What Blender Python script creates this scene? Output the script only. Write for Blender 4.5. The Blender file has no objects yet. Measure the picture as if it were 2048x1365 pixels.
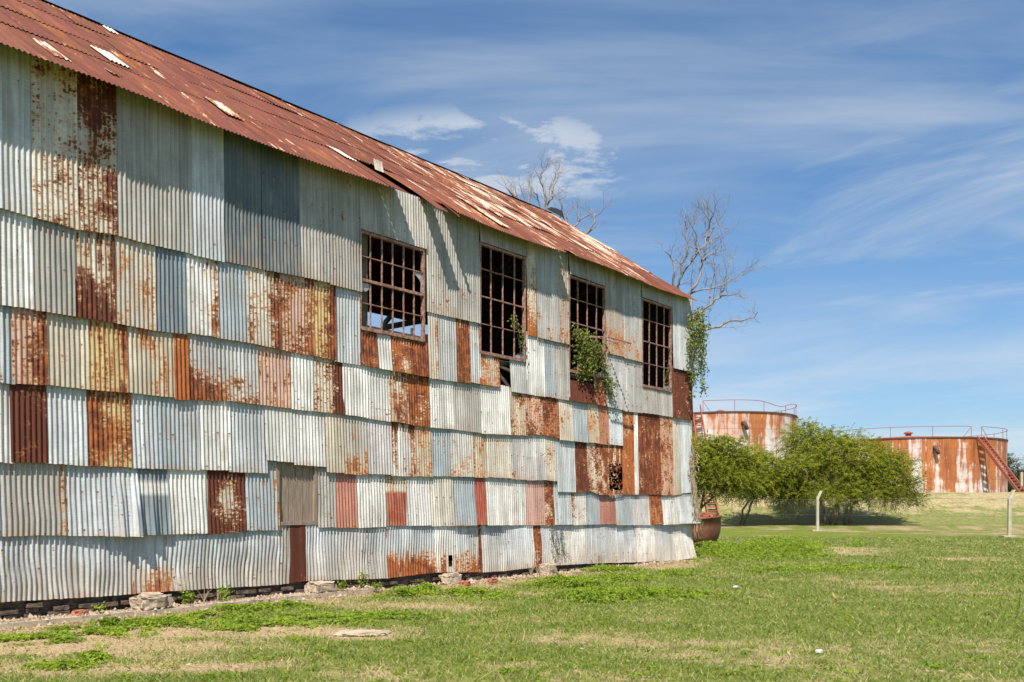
import bpy, math, random
import numpy as np
from mathutils import Vector, Matrix, noise as mnoise

R = random.Random(7)
NR = np.random.default_rng(11)
SC = bpy.context.scene
COL = SC.collection

# ------------------------------------------------------------------ survey of the place
F, HZ, H = 1800.0, 1010.0, 1.7            # focal length and eye level of the photograph (2048 px wide), eye height
VPX = 2495.0
_n = math.hypot(VPX - 1024, F)
D = np.array([(VPX - 1024) / _n, F / _n])  # direction along the long wall
INW = np.array([-D[1], D[0]])              # into the shed
P0 = np.array([-1024 / F * 12.77, 12.77])  # wall foot where the shed frame has its origin
ANG = math.atan2(D[1], D[0])

def at(u, v, Y):
    return Vector(((u - 1024) / F * Y, Y, H + (HZ - v) / F * Y))

def ground_at(u, v, z=0.0):
    Y = (H - z) * F / (v - HZ)
    return Vector(((u - 1024) / F * Y, Y, z))

def S(u, off=0.0):                         # distance along the wall of a survey line, at 'off' metres in front of it
    k = (u - 1024) / F
    x0, y0 = P0 - INW * off
    return (k * y0 - x0) / (D[0] - k * D[1])

def wz(u, v, off=0.0):
    s = S(u, off)
    Y = (P0 - INW * off + D * s)[1]
    return H + (HZ - v) / F * Y

def to_local(x, y):
    r = np.array([x, y]) - P0
    return float(r @ D), float(r @ INW)

def to_world(s, y):
    p = P0 + D * s + INW * y
    return float(p[0]), float(p[1])

# ------------------------------------------------------------------ mesh helpers
class MB:
    def __init__(self):
        self.v, self.f = [], []
    def add(self, vs, fs):
        b = len(self.v)
        self.v += [tuple(p) for p in vs]
        self.f += [tuple(i + b for i in q) for q in fs]
        return self
    def box(self, x0, x1, y0, y1, z0, z1):
        return self.add([(x0,y0,z0),(x1,y0,z0),(x1,y1,z0),(x0,y1,z0),(x0,y0,z1),(x1,y0,z1),(x1,y1,z1),(x0,y1,z1)],
                        [(0,3,2,1),(4,5,6,7),(0,1,5,4),(1,2,6,5),(2,3,7,6),(3,0,4,7)])
    def beam(self, a, b, w, h, up=(0,0,1)):
        a, b = Vector(a), Vector(b)
        d = (b - a).normalized()
        u = Vector(up)
        if abs(d.dot(u)) > .99: u = Vector((1,0,0))
        sd = d.cross(u).normalized(); u = sd.cross(d)
        vs = []
        for p in (a, b):
            for sx, sz in ((-1,-1),(1,-1),(1,1),(-1,1)):
                vs.append(p + sd * (sx * w / 2) + u * (sz * h / 2))
        return self.add(vs, [(0,1,2,3),(7,6,5,4),(0,4,5,1),(1,5,6,2),(2,6,7,3),(3,7,4,0)])
    def tube(self, pts, rad, n=6, cap=True):
        pts = [Vector(p) for p in pts]
        if not hasattr(rad, '__len__'): rad = [rad] * len(pts)
        vs, fs = [], []
        prev = None
        for i, p in enumerate(pts):
            d = (pts[min(i+1, len(pts)-1)] - pts[max(i-1, 0)])
            d = d.normalized() if d.length > 1e-9 else Vector((0,0,1))
            if prev is None:
                ref = Vector((0,0,1)) if abs(d.z) < .9 else Vector((1,0,0))
                a = d.cross(ref).normalized()
            else:
                a = (prev - d * prev.dot(d)).normalized()
            prev = a
            b = d.cross(a)
            for k in range(n):
                t = 2 * math.pi * k / n
                vs.append(p + (a * math.cos(t) + b * math.sin(t)) * rad[i])
        for i in range(len(pts) - 1):
            for k in range(n):
                k2 = (k + 1) % n
                fs.append((i*n+k, i*n+k2, (i+1)*n+k2, (i+1)*n+k))
        if cap:
            fs.append(tuple(range(n-1, -1, -1)))
            fs.append(tuple(range((len(pts)-1)*n, len(pts)*n)))
        return self.add(vs, fs)
    def lathe(self, prof, n=48, c=(0,0), cap0=False, cap1=False):
        vs, fs = [], []
        for r, z in prof:
            for k in range(n):
                t = 2 * math.pi * k / n
                vs.append((c[0] + r*math.cos(t), c[1] + r*math.sin(t), z))
        for i in range(len(prof)-1):
            for k in range(n):
                k2 = (k+1) % n
                fs.append((i*n+k, i*n+k2, (i+1)*n+k2, (i+1)*n+k))
        if cap0: fs.append(tuple(range(n-1,-1,-1)))
        if cap1: fs.append(tuple(range((len(prof)-1)*n, len(prof)*n)))
        return self.add(vs, fs)
    def build(self, name, mat, parent=None, smooth=False):
        me = bpy.data.meshes.new(name)
        me.from_pydata(self.v, [], self.f)
        me.materials.append(mat)
        if smooth: me.polygons.foreach_set('use_smooth', [True]*len(me.polygons))
        me.update()
        return link(name, me, parent)

def link(name, me, parent=None):
    o = bpy.data.objects.new(name, me)
    COL.objects.link(o)
    if parent is not None: o.parent = parent
    return o

def np_mesh(name, V, Q, mat, parent=None, attrs=None, smooth=False):
    """V (n,3), Q (m,k) faces of k corners each"""
    me = bpy.data.meshes.new(name)
    V = np.asarray(V, np.float32); Q = np.asarray(Q, np.int32)
    m, k = Q.shape
    me.vertices.add(len(V)); me.vertices.foreach_set('co', V.ravel())
    me.loops.add(m*k); me.loops.foreach_set('vertex_index', Q.ravel())
    me.polygons.add(m)
    me.polygons.foreach_set('loop_start', np.arange(0, m*k, k, dtype=np.int32))
    me.polygons.foreach_set('loop_total', np.full(m, k, np.int32))
    if smooth: me.polygons.foreach_set('use_smooth', np.ones(m, bool))
    for an, av in (attrs or {}).items():
        av = np.asarray(av, np.float32)
        if av.ndim == 1:
            a = me.attributes.new(an, 'FLOAT', 'POINT'); a.data.foreach_set('value', av)
        else:
            a = me.attributes.new(an, 'FLOAT_VECTOR', 'POINT'); a.data.foreach_set('vector', av.ravel())
    me.materials.append(mat)
    me.update(); me.validate()
    return link(name, me, parent)

def grid_faces(ni, nj):
    i, j = np.meshgrid(np.arange(ni-1), np.arange(nj-1), indexing='ij')
    a = (i*nj + j).ravel()
    return np.stack([a, a+nj, a+nj+1, a+1], 1)

def empty(name, loc=(0,0,0), rz=0.0, **props):
    o = bpy.data.objects.new(name, None)
    COL.objects.link(o)
    o.location = loc; o.rotation_euler = (0,0,rz)
    return tag(o, **props)

def tag(o, label=None, cat=None, group=None, kind=None):
    if label: o['label'] = label
    if cat: o['category'] = cat
    if group: o['group'] = group
    if kind: o['kind'] = kind
    return o

def vnoise(x, y, sc, seed=0.0):
    return mnoise.noise(Vector((x*sc + seed*13.1, y*sc - seed*7.7, seed)))

# ------------------------------------------------------------------ node helper
class NT:
    def __init__(self, tree):
        self.t = tree
    def node(self, typ, **kw):
        n = self.t.nodes.new(typ)
        for k, v in kw.items(): setattr(n, k, v)
        return n
    def put(self, sock, val):
        if hasattr(val, 'is_linked') or isinstance(val, bpy.types.NodeSocket):
            self.t.links.new(val, sock)
        else:
            sock.default_value = val
    def m(self, op, a, b=0.0, c=0.0, clamp=False):
        n = self.node('ShaderNodeMath', operation=op, use_clamp=clamp)
        self.put(n.inputs[0], a); self.put(n.inputs[1], b); self.put(n.inputs[2], c)
        return n.outputs[0]
    def step(self, x, a, b):                        # smooth ramp 0..1 between a and b
        n = self.node('ShaderNodeMapRange', interpolation_type='SMOOTHSTEP')
        self.put(n.inputs[0], x); self.put(n.inputs[1], a); self.put(n.inputs[2], b)
        n.inputs[3].default_value = 0; n.inputs[4].default_value = 1
        return n.outputs[0]
    def lin(self, x, a, b, c=0.0, d=1.0):
        n = self.node('ShaderNodeMapRange')
        self.put(n.inputs[0], x); self.put(n.inputs[1], a); self.put(n.inputs[2], b)
        self.put(n.inputs[3], c); self.put(n.inputs[4], d)
        return n.outputs[0]
    def attr(self, name):
        return self.node('ShaderNodeAttribute', attribute_name=name)
    def xyz(self, v):
        n = self.node('ShaderNodeSeparateXYZ'); self.put(n.inputs[0], v); return n.outputs
    def comb(self, x, y, z):
        n = self.node('ShaderNodeCombineXYZ')
        for i, q in enumerate((x, y, z)): self.put(n.inputs[i], q)
        return n.outputs[0]
    def noise(self, vec, scale, detail=4.0, rough=.6, dist=0.0):
        n = self.node('ShaderNodeTexNoise')
        self.put(n.inputs['Vector'], vec); n.inputs['Scale'].default_value = scale
        n.inputs['Detail'].default_value = detail; n.inputs['Roughness'].default_value = rough
        n.inputs['Distortion'].default_value = dist
        return n.outputs['Fac']
    def mul(self, v, s):
        n = self.node('ShaderNodeVectorMath', operation='MULTIPLY')
        self.put(n.inputs[0], v); n.inputs[1].default_value = s
        return n.outputs[0]
    def mix(self, fac, a, b, mode='MIX'):
        n = self.node('ShaderNodeMix', data_type='RGBA', blend_type=mode)
        self.put(n.inputs[0], fac)
        for i, q in ((6, a), (7, b)):
            self.put(n.inputs[i], q if not isinstance(q, tuple) else (q + (1.0,))[:4])
        return n.outputs[2]

def new_mat(name, rough=.7, spec=.3):
    m = bpy.data.materials.new(name); m.use_nodes = True
    t = m.node_tree; nt = NT(t)
    b = t.nodes['Principled BSDF']
    b.inputs['Roughness'].default_value = rough
    b.inputs['Specular IOR Level'].default_value = spec
    return m, nt, b

def bump(nt, b, h, strength=.4, dist=.02):
    n = nt.node('ShaderNodeBump'); n.inputs['Strength'].default_value = strength
    n.inputs['Distance'].default_value = dist
    nt.put(n.inputs['Height'], h); nt.t.links.new(n.outputs[0], b.inputs['Normal'])

def plain(name, col, col2=None, scale=6.0, rough=.75, stretch=(1,1,1), bmp=.3, lo=.35, hi=.65):
    m, nt, b = new_mat(name, rough)
    tc = nt.node('ShaderNodeTexCoord')
    v = nt.mul(tc.outputs['Object'], stretch)
    f = nt.noise(v, scale, 6, .65)
    nt.put(b.inputs['Base Color'], nt.mix(nt.step(f, lo, hi), col, col2 or tuple(c*.6 for c in col)))
    if bmp: bump(nt, b, f, bmp, .03)
    return m

# ------------------------------------------------------------------ materials
def mat_sheet(name='corrugated_iron'):
    m, nt, b = new_mat(name, .5, .35)
    base = nt.attr('base').outputs['Vector']
    amt, bot, top = nt.xyz(nt.attr('pa').outputs['Vector'])
    lef, rig, hue = nt.xyz(nt.attr('pb').outputs['Vector'])
    sx, sz, seed = nt.xyz(nt.attr('pc').outputs['Vector'])
    fu, fv, ph = nt.xyz(nt.attr('pd').outputs['Vector'])
    off = nt.m('MULTIPLY', seed, 7.31)
    P = nt.comb(nt.m('ADD', sx, off), nt.m('SUBTRACT', sz, off), seed)
    n1 = nt.noise(nt.mul(P, (1.0, .85, 1)), 3.0, 5, .62)
    n2 = nt.noise(nt.mul(P, (1.0, 1.35, 1)), 16.0, 5, .7)
    ridge = nt.m('SINE', nt.m('MULTIPLY', ph, 2*math.pi))
    fld = nt.m('ADD', nt.m('MULTIPLY', nt.m('SUBTRACT', n1, .5), 4.0), nt.m('MULTIPLY', nt.m('SUBTRACT', n2, .5), 4.2))
    style = nt.m('FRACT', nt.m('MULTIPLY', seed, 5.37))
    n4 = nt.noise(nt.mul(P, (11.0, .9, 1)), 1.0, 5, .65)           # rust that runs down with the rain
    n5 = nt.noise(P, 34.0, 3, .6)                                  # fine pitting
    fld = nt.m('MULTIPLY', fld, nt.lin(style, 0, 1, 1.0, .55))
    fld = nt.m('ADD', fld, nt.m('MULTIPLY', nt.m('SUBTRACT', n4, .5), nt.lin(style, .2, 1, .3, 4.2)))
    fld = nt.m('ADD', fld, nt.m('MULTIPLY', nt.m('SUBTRACT', n5, .5), nt.lin(style, 0, .6, 2.2, .6)))
    fld = nt.m('ADD', fld, nt.m('MULTIPLY', ridge, -.24))
    cb = nt.m('MULTIPLY', bot, nt.m('SUBTRACT', 1.0, nt.step(fv, 0.0, .62)))
    ct = nt.m('MULTIPLY', top, nt.step(fv, .45, 1.0))
    cl = nt.m('MULTIPLY', lef, nt.m('SUBTRACT', 1.0, nt.step(fu, .02, .5)))
    cr = nt.m('MULTIPLY', rig, nt.step(fu, .5, .98))
    cov = nt.m('ADD', amt, nt.m('MULTIPLY', nt.m('ADD', nt.m('ADD', cb, ct), nt.m('ADD', cl, cr)), .85))
    r = nt.m('ADD', fld, nt.m('SUBTRACT', nt.m('MULTIPLY', cov, 2.1), 1.12))
    rust = nt.step(r, -.10, .14)
    halo = nt.m('MULTIPLY', nt.step(r, -.75, .05), nt.step(cov, .03, .25))
    # weathering of the zinc and paint: long run-down streaks and small scratches across the ribs
    st = nt.noise(nt.mul(P, (14.0, .55, 1)), 1.0, 5, .6)
    sc = nt.noise(nt.mul(P, (9.0, 70.0, 1)), 1.0, 3, .6)
    bl = nt.noise(P, 1.6, 4, .55)
    g = nt.lin(st, .3, .7, .74, 1.16)
    g = nt.m('MULTIPLY', g, nt.lin(sc, .28, .72, .84, 1.1))
    g = nt.m('MULTIPLY', g, nt.lin(bl, .3, .7, .82, 1.12))
    bd = nt.noise(nt.mul(P, (4.2, .22, 1)), 1.0, 3, .5)
    g = nt.m('MULTIPLY', g, nt.lin(bd, .3, .7, .74, 1.14))
    gv = nt.comb(g, g, g)
    c0 = nt.mix(1.0, base, gv, 'MULTIPLY')
    dirt = nt.m('MULTIPLY', nt.step(nt.noise(nt.mul(P, (5.0, 1.2, 1)), 1.3, 5, .65), .48, .72), .55)
    c0 = nt.mix(dirt, c0, (.31, .25, .175))
    lap = nt.m('MULTIPLY', nt.m('SUBTRACT', 1.0, nt.step(nt.m('ADD', nt.m('MULTIPLY', fv, 1.6), nt.m('MULTIPLY', n4, .5)), .20, .46)), .5)
    lap = nt.m('MULTIPLY', lap, nt.step(nt.noise(nt.mul(P, (1.2, .2, 1)), 1.0, 3, .5), .44, .62))
    c0 = nt.mix(lap, c0, (.36, .20, .10))
    c1 = nt.mix(nt.m('MULTIPLY', halo, .62), c0, (.50, .27, .10))
    nx = nt.m('MULTIPLY', nt.m('SUBTRACT', nt.m('FRACT', nt.m('ADD', nt.m('DIVIDE', ph, 3.0), nt.m('MULTIPLY', seed, .37))), .5), 3*.076)
    nz = nt.m('MULTIPLY', nt.m('SUBTRACT', nt.m('FRACT', nt.m('ADD', nt.m('DIVIDE', sz, .58), nt.m('MULTIPLY', seed, .61))), .5), .58)
    nd = nt.m('SQRT', nt.m('ADD', nt.m('MULTIPLY', nx, nx), nt.m('MULTIPLY', nz, nz)))
    nail = nt.m('SUBTRACT', 1.0, nt.step(nd, .009, .019))
    run = nt.m('MULTIPLY', nt.m('SUBTRACT', 1.0, nt.step(nt.m('ABSOLUTE', nx), .006, .020)), nt.m('MULTIPLY', nt.step(nz, -.22, -.01), nt.m('LESS_THAN', nz, .0)))
    keepn = nt.step(nt.noise(nt.mul(P, (1.0, 1.0, 1)), 2.3, 2, .5), .42, .56)
    nail = nt.m('MULTIPLY', nail, keepn); run = nt.m('MULTIPLY', run, keepn)
    c1 = nt.mix(nt.m('MULTIPLY', run, .50), c1, (.36, .17, .07))
    c1 = nt.mix(nt.m('MULTIPLY', nail, .9), c1, (.085, .035, .022))
    rn = nt.noise(nt.mul(P, (1.0, .6, 1)), 7.0, 5, .7)
    rr = nt.step(nt.m('ADD', rn, nt.m('MULTIPLY', nt.m('SUBTRACT', hue, .5), .5)), .36, .68)
    rc = nt.mix(rr, (.105, .028, .015), (.36, .105, .028))
    edge = nt.m('SUBTRACT', 1.0, nt.step(r, .0, .5))
    rc = nt.mix(nt.m('MULTIPLY', edge, .45), rc, (.40, .135, .035))
    rg = nt.lin(st, .3, .7, .75, 1.2)
    rc = nt.mix(1.0, rc, nt.comb(rg, rg, rg), 'MULTIPLY')
    nt.put(b.inputs['Base Color'], nt.mix(rust, c1, rc))
    nt.put(b.inputs['Roughness'], nt.lin(rust, 0, 1, .46, .88))
    h = nt.m('ADD', nt.m('MULTIPLY', n2, .5), nt.m('MULTIPLY', rust, .25))
    bump(nt, b, h, .30, .006)
    return m

def mat_leaf(name, c_lo, c_hi, trans=.35, rough=.55):
    m = bpy.data.materials.new(name); m.use_nodes = True
    t = m.node_tree; t.nodes.clear(); nt = NT(t)
    out = nt.node('ShaderNodeOutputMaterial')
    a = nt.attr('tint').outputs['Fac']
    col = nt.mix(a, c_lo, c_hi)
    d = nt.node('ShaderNodeBsdfPrincipled'); d.inputs['Roughness'].default_value = rough
    d.inputs['Specular IOR Level'].default_value = .2
    nt.put(d.inputs['Base Color'], col)
    tr = nt.node('ShaderNodeBsdfTranslucent'); nt.put(tr.inputs[0], col)
    mx = nt.node('ShaderNodeMixShader'); mx.inputs[0].default_value = trans
    t.links.new(d.outputs[0], mx.inputs[1]); t.links.new(tr.outputs[0], mx.inputs[2])
    t.links.new(mx.outputs[0], out.inputs[0])
    return m

def mat_ground():
    m, nt, b = new_mat('lawn_soil', .95, .1)
    g = nt.node('ShaderNodeNewGeometry').outputs['Position']
    dry = nt.attr('dry').outputs['Fac']
    n1 = nt.noise(g, 1.1, 6, .65); n2 = nt.noise(g, 9.0, 5, .7); n3 = nt.noise(nt.mul(g, (1, 1, 1)), 38.0, 3, .7)
    green = nt.mix(nt.step(n2, .36, .66), (.088, .135, .014), (.215, .225, .040))
    straw = nt.mix(nt.step(n3, .35, .65), (.26, .18, .10), (.50, .38, .22))
    k = nt.m('ADD', dry, nt.m('ADD', nt.m('MULTIPLY', nt.m('SUBTRACT', n1, .5), .9), nt.m('MULTIPLY', nt.m('SUBTRACT', n2, .5), 1.0)))
    nt.put(b.inputs['Base Color'], nt.mix(nt.step(k, .28, .72), green, straw))
    bump(nt, b, nt.m('ADD', n2, n3), .5, .05)
    return m

def mat_mound():
    m, nt, b = new_mat('dry_bank', .95, .1)
    g = nt.node('ShaderNodeNewGeometry').outputs['Position']
    z = nt.xyz(g)[2]
    n1 = nt.noise(nt.mul(g, (.55, .9, 1.2)), .8, 6, .65); n2 = nt.noise(g, 3.5, 5, .7)
    straw = nt.mix(nt.step(n2, .35, .65), (.27, .215, .105), (.42, .34, .19))
    green = nt.mix(nt.step(n2, .35, .65), (.135, .15, .04), (.23, .225, .08))
    k = nt.m('ADD', nt.m('MULTIPLY', nt.m('SUBTRACT', n1, .5), 2.2), nt.lin(z, 0.0, 1.9, .0, .66))
    nt.put(b.inputs['Base Color'], nt.mix(nt.step(k, .25, .7), green, straw))
    bump(nt, b, n2, .4, .1)
    return m

def mat_tank(name, seed, rusty, pink):
    m, nt, b = new_mat(name, .6, .3)
    u, z, sd = nt.xyz(nt.attr('tk').outputs['Vector'])
    P = nt.comb(nt.m('ADD', u, seed*31.0), z, seed)
    wide = nt.noise(nt.mul(P, (.50, .05, 1)), 1.0, 5, .6)
    fine = nt.noise(nt.mul(P, (2.6, .16, 1)), 1.0, 6, .65)
    spot = nt.noise(nt.mul(P, (.5, .5, 1)), 1.6, 6, .65)
    k = nt.m('ADD', nt.m('MULTIPLY', nt.m('SUBTRACT', wide, .5), 3.2), nt.m('MULTIPLY', nt.m('SUBTRACT', fine, .5), 2.2))
    k = nt.m('ADD', k, nt.m('MULTIPLY', nt.m('SUBTRACT', spot, .5), 1.1))
    k = nt.m('ADD', k, nt.lin(z, 0, 8.5, rusty-.25, rusty+.15))
    rust = nt.step(k, -.10, .22)
    white = nt.mix(nt.step(spot, .4, .65), (.60, .58, .56), (.43, .42, .42))
    pk = nt.noise(nt.mul(P, (.33, .22, 1)), 1.0, 3, .5)
    pk = nt.m('MULTIPLY', nt.step(nt.m('ADD', pk, nt.lin(z, 2, 7.5, -.22, .10)), .50, .60), pink)
    white = nt.mix(pk, white, nt.mix(nt.step(fine, .4, .6), (.50, .165, .12), (.46, .24, .20)))
    halo = nt.step(k, -.55, .05)
    white = nt.mix(nt.m('MULTIPLY', halo, .35), white, (.50, .27, .14))
    rc = nt.mix(nt.step(fine, .36, .62), (.21, .060, .022), (.45, .155, .042))
    rc = nt.mix(nt.step(spot, .45, .7), rc, (.34, .12, .045))
    c = nt.mix(rust, white, rc)
    # welded plate joints
    fz = nt.m('FRACT', nt.m('DIVIDE', nt.m('ADD', z, .05), 1.75))
    row = nt.m('FLOOR', nt.m('DIVIDE', nt.m('ADD', z, .05), 1.75))
    fx = nt.m('FRACT', nt.m('ADD', nt.m('DIVIDE', u, 4.4), nt.m('MULTIPLY', row, .5)))
    ln = nt.m('MAXIMUM', nt.m('LESS_THAN', fz, .028), nt.m('LESS_THAN', fx, .012))
    c = nt.mix(nt.m('MULTIPLY', ln, .45), c, (.14, .06, .04))
    nt.put(b.inputs['Base Color'], c)
    bump(nt, b, nt.m('SUBTRACT', spot, ln), .25, .03)
    return m

M_SHEET = mat_sheet()
M_BAR = plain('red_oxide_steel', (.20, .085, .065), (.42, .25, .19), 14, .7)
M_WOOD = plain('grey_weathered_wood', (.22, .16, .12), (.37, .285, .215), 7, .85, (9, 9, .5), .5)
M_DARKWOOD = plain('old_timber', (.10, .075, .055), (.17, .13, .10), 5, .9, (1, 1, 1))
M_BRICK = plain('dirty_brick', (.060, .042, .032), (.20, .145, .105), 9, .95, (1, 1, 3.2), .9)
M_CONC = plain('old_concrete', (.52, .42, .31), (.36, .29, .21), 5, .9, bmp=.6)
M_RUBBLE = plain('broken_concrete', (.48, .385, .29), (.31, .235, .165), 7, .95, bmp=1.0)
M_POST = plain('lichened_concrete', (.47, .42, .35), (.40, .35, .21), 2.6, .9)
M_STAIR = plain('red_painted_steel', (.34, .085, .06), (.27, .10, .065), 4, .6)
M_DARKRIM = plain('dark_rusted_rim', (.09, .045, .035), (.14, .06, .04), 4, .7)
M_BARK = plain('dark_bark', (.09, .065, .045), (.19, .15, .11), 6, .9, (1, 1, .3))
M_PALEBARK = plain('pale_dead_wood', (.33, .275, .23), (.19, .15, .125), 5, .85, (1, 1, .4))
M_TWIG = plain('dry_stems', (.42, .33, .22), (.28, .20, .13), 8, .9)
M_POT = plain('rusted_cast_iron', (.15, .055, .036), (.24, .10, .06), 3.5, .6, (1, 1, .7), .4)
M_BRICKRED = plain('broken_red_brick', (.42, .14, .08), (.30, .11, .07), 8, .9)
M_GALV = plain('bare_zinc', (.50, .50, .49), (.36, .35, .34), 6, .5)
M_BLACK = plain('black_tar_felt', (.02, .02, .02), (.035, .033, .03), 6, .8)
M_WIRE = plain('galvanised_wire', (.20, .18, .16), (.13, .11, .10), 5, .5)
M_WHITE = plain('white_litter', (.72, .71, .70), (.6, .6, .6), 8, .7)
M_INNER = plain('shade_dark_inner_iron', (.045, .038, .034), (.075, .06, .05), 2, .95)  # interior shade put into the colour: iron darkened so the windows look black
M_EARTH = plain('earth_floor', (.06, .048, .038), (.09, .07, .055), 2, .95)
M_GLASS = plain('dusty_glass', (.40, .40, .38), (.30, .29, .27), 5, .25)
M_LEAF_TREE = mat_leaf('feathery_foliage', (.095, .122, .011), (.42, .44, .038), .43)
M_LEAF_FAR = mat_leaf('far_foliage', (.030, .045, .014), (.085, .10, .035), .3)
M_LEAF_IVY = mat_leaf('creeper_leaf', (.065, .10, .016), (.34, .36, .075), .38)
M_LEAF_WEED = mat_leaf('weed_leaf', (.095, .165, .012), (.33, .42, .035), .40)
M_BLADE = mat_leaf('grass_blade', (.092, .172, .014), (.52, .44, .20), .3, .7)
M_LITTER = mat_leaf('dead_leaf', (.20, .12, .07), (.50, .38, .25), .1, .8)
M_GROUND = mat_ground()
M_MOUND = mat_mound()

# ------------------------------------------------------------------ shed cladding
PITCH, AMP = .076, .0135
S_END = S(1383)
ROOF_Z, PITCH_T = 8.29, .692
HALF = 5.3
SEAM = {
 'A': [(0,419),(142,461),(231,473),(309,494),(376,509),(489,535),(595,555),(716,583),(850,625),(957,648),(1052,671),(1282,724),(1378,745)],
 'B': [(0,612),(171,637),(225,646),(304,661),(369,668),(492,686),(667,723),(700,727),(750,737),(855,756),(932,766),(996,775),(1020,784),(1133,802),(1188,809),(1243,822),(1300,828),(1378,841)],
 'C': [(0,766),(85,771),(171,781),(256,788),(345,798),(444,803),(581,819),(684,830),(776,843),(860,857),(901,860),(969,869),(1017,870),(1085,872),(1113,879),(1195,887),(1239,893),(1378,910)],
 'D': [(0,925),(85,927),(171,933),(256,937),(342,940),(526,945),(639,946),(771,951),(860,954),(972,956),(1051,961),(1106,959),(1113,985),(1147,986),(1178,981),(1196,992),(1239,988),(1300,990),(1343,991),(1378,985)],
 'E': [(0,1073),(85,1071),(188,1072),(270,1072),(342,1070),(417,1068),(489,1062),(547,1061),(632,1056),(713,1056),(771,1053),(942,1051),(1106,1051),(1229,1050),(1300,1050),(1388,1047)],
 'F': [(0,1204),(188,1194),(342,1182),(554,1170),(607,1162),(771,1157),(867,1145),(986,1145),(1078,1133),(1181,1127),(1300,1124),(1360,1120),(1388,1114)],
}
def seam_z(n, u):
    p = SEAM[n]
    if u <= p[0][0]:
        a, b = p[0], p[2]
    elif u >= p[-1][0]:
        a, b = p[-3], p[-1]
    else:
        i = max(k for k in range(len(p)-1) if p[k][0] <= u)
        a, b = p[i], p[i+1]
    v = a[1] + (b[1]-a[1]) * (u-a[0]) / (b[0]-a[0])
    return wz(u, v)

BASE = {'W':(.70,.675,.635),'C':(.63,.575,.49),'B':(.40,.44,.46),'b':(.56,.575,.585),'N':(.22,.26,.29),'G':(.495,.487,.47),'D':(.145,.17,.18),
        'T':(.46,.43,.385),'P':(.56,.36,.30),'R':(.38,.08,.045),'r':(.46,.19,.145),'L':(.52,.485,.475),'Y':(.62,.46,.22),'y':(.56,.485,.375),
        'S':(.58,.34,.30),'M':(.20,.05,.028)}
WORD = {'W':'whitish','C':'cream','B':'blue grey','b':'pale blue','N':'slate blue','G':'pale grey','D':'dark slate','T':'beige','P':'pinkish','R':'dark red','r':'faded red','L':'lilac grey','Y':'yellowish','y':'straw coloured','S':'red streaked','M':'maroon'}

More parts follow.
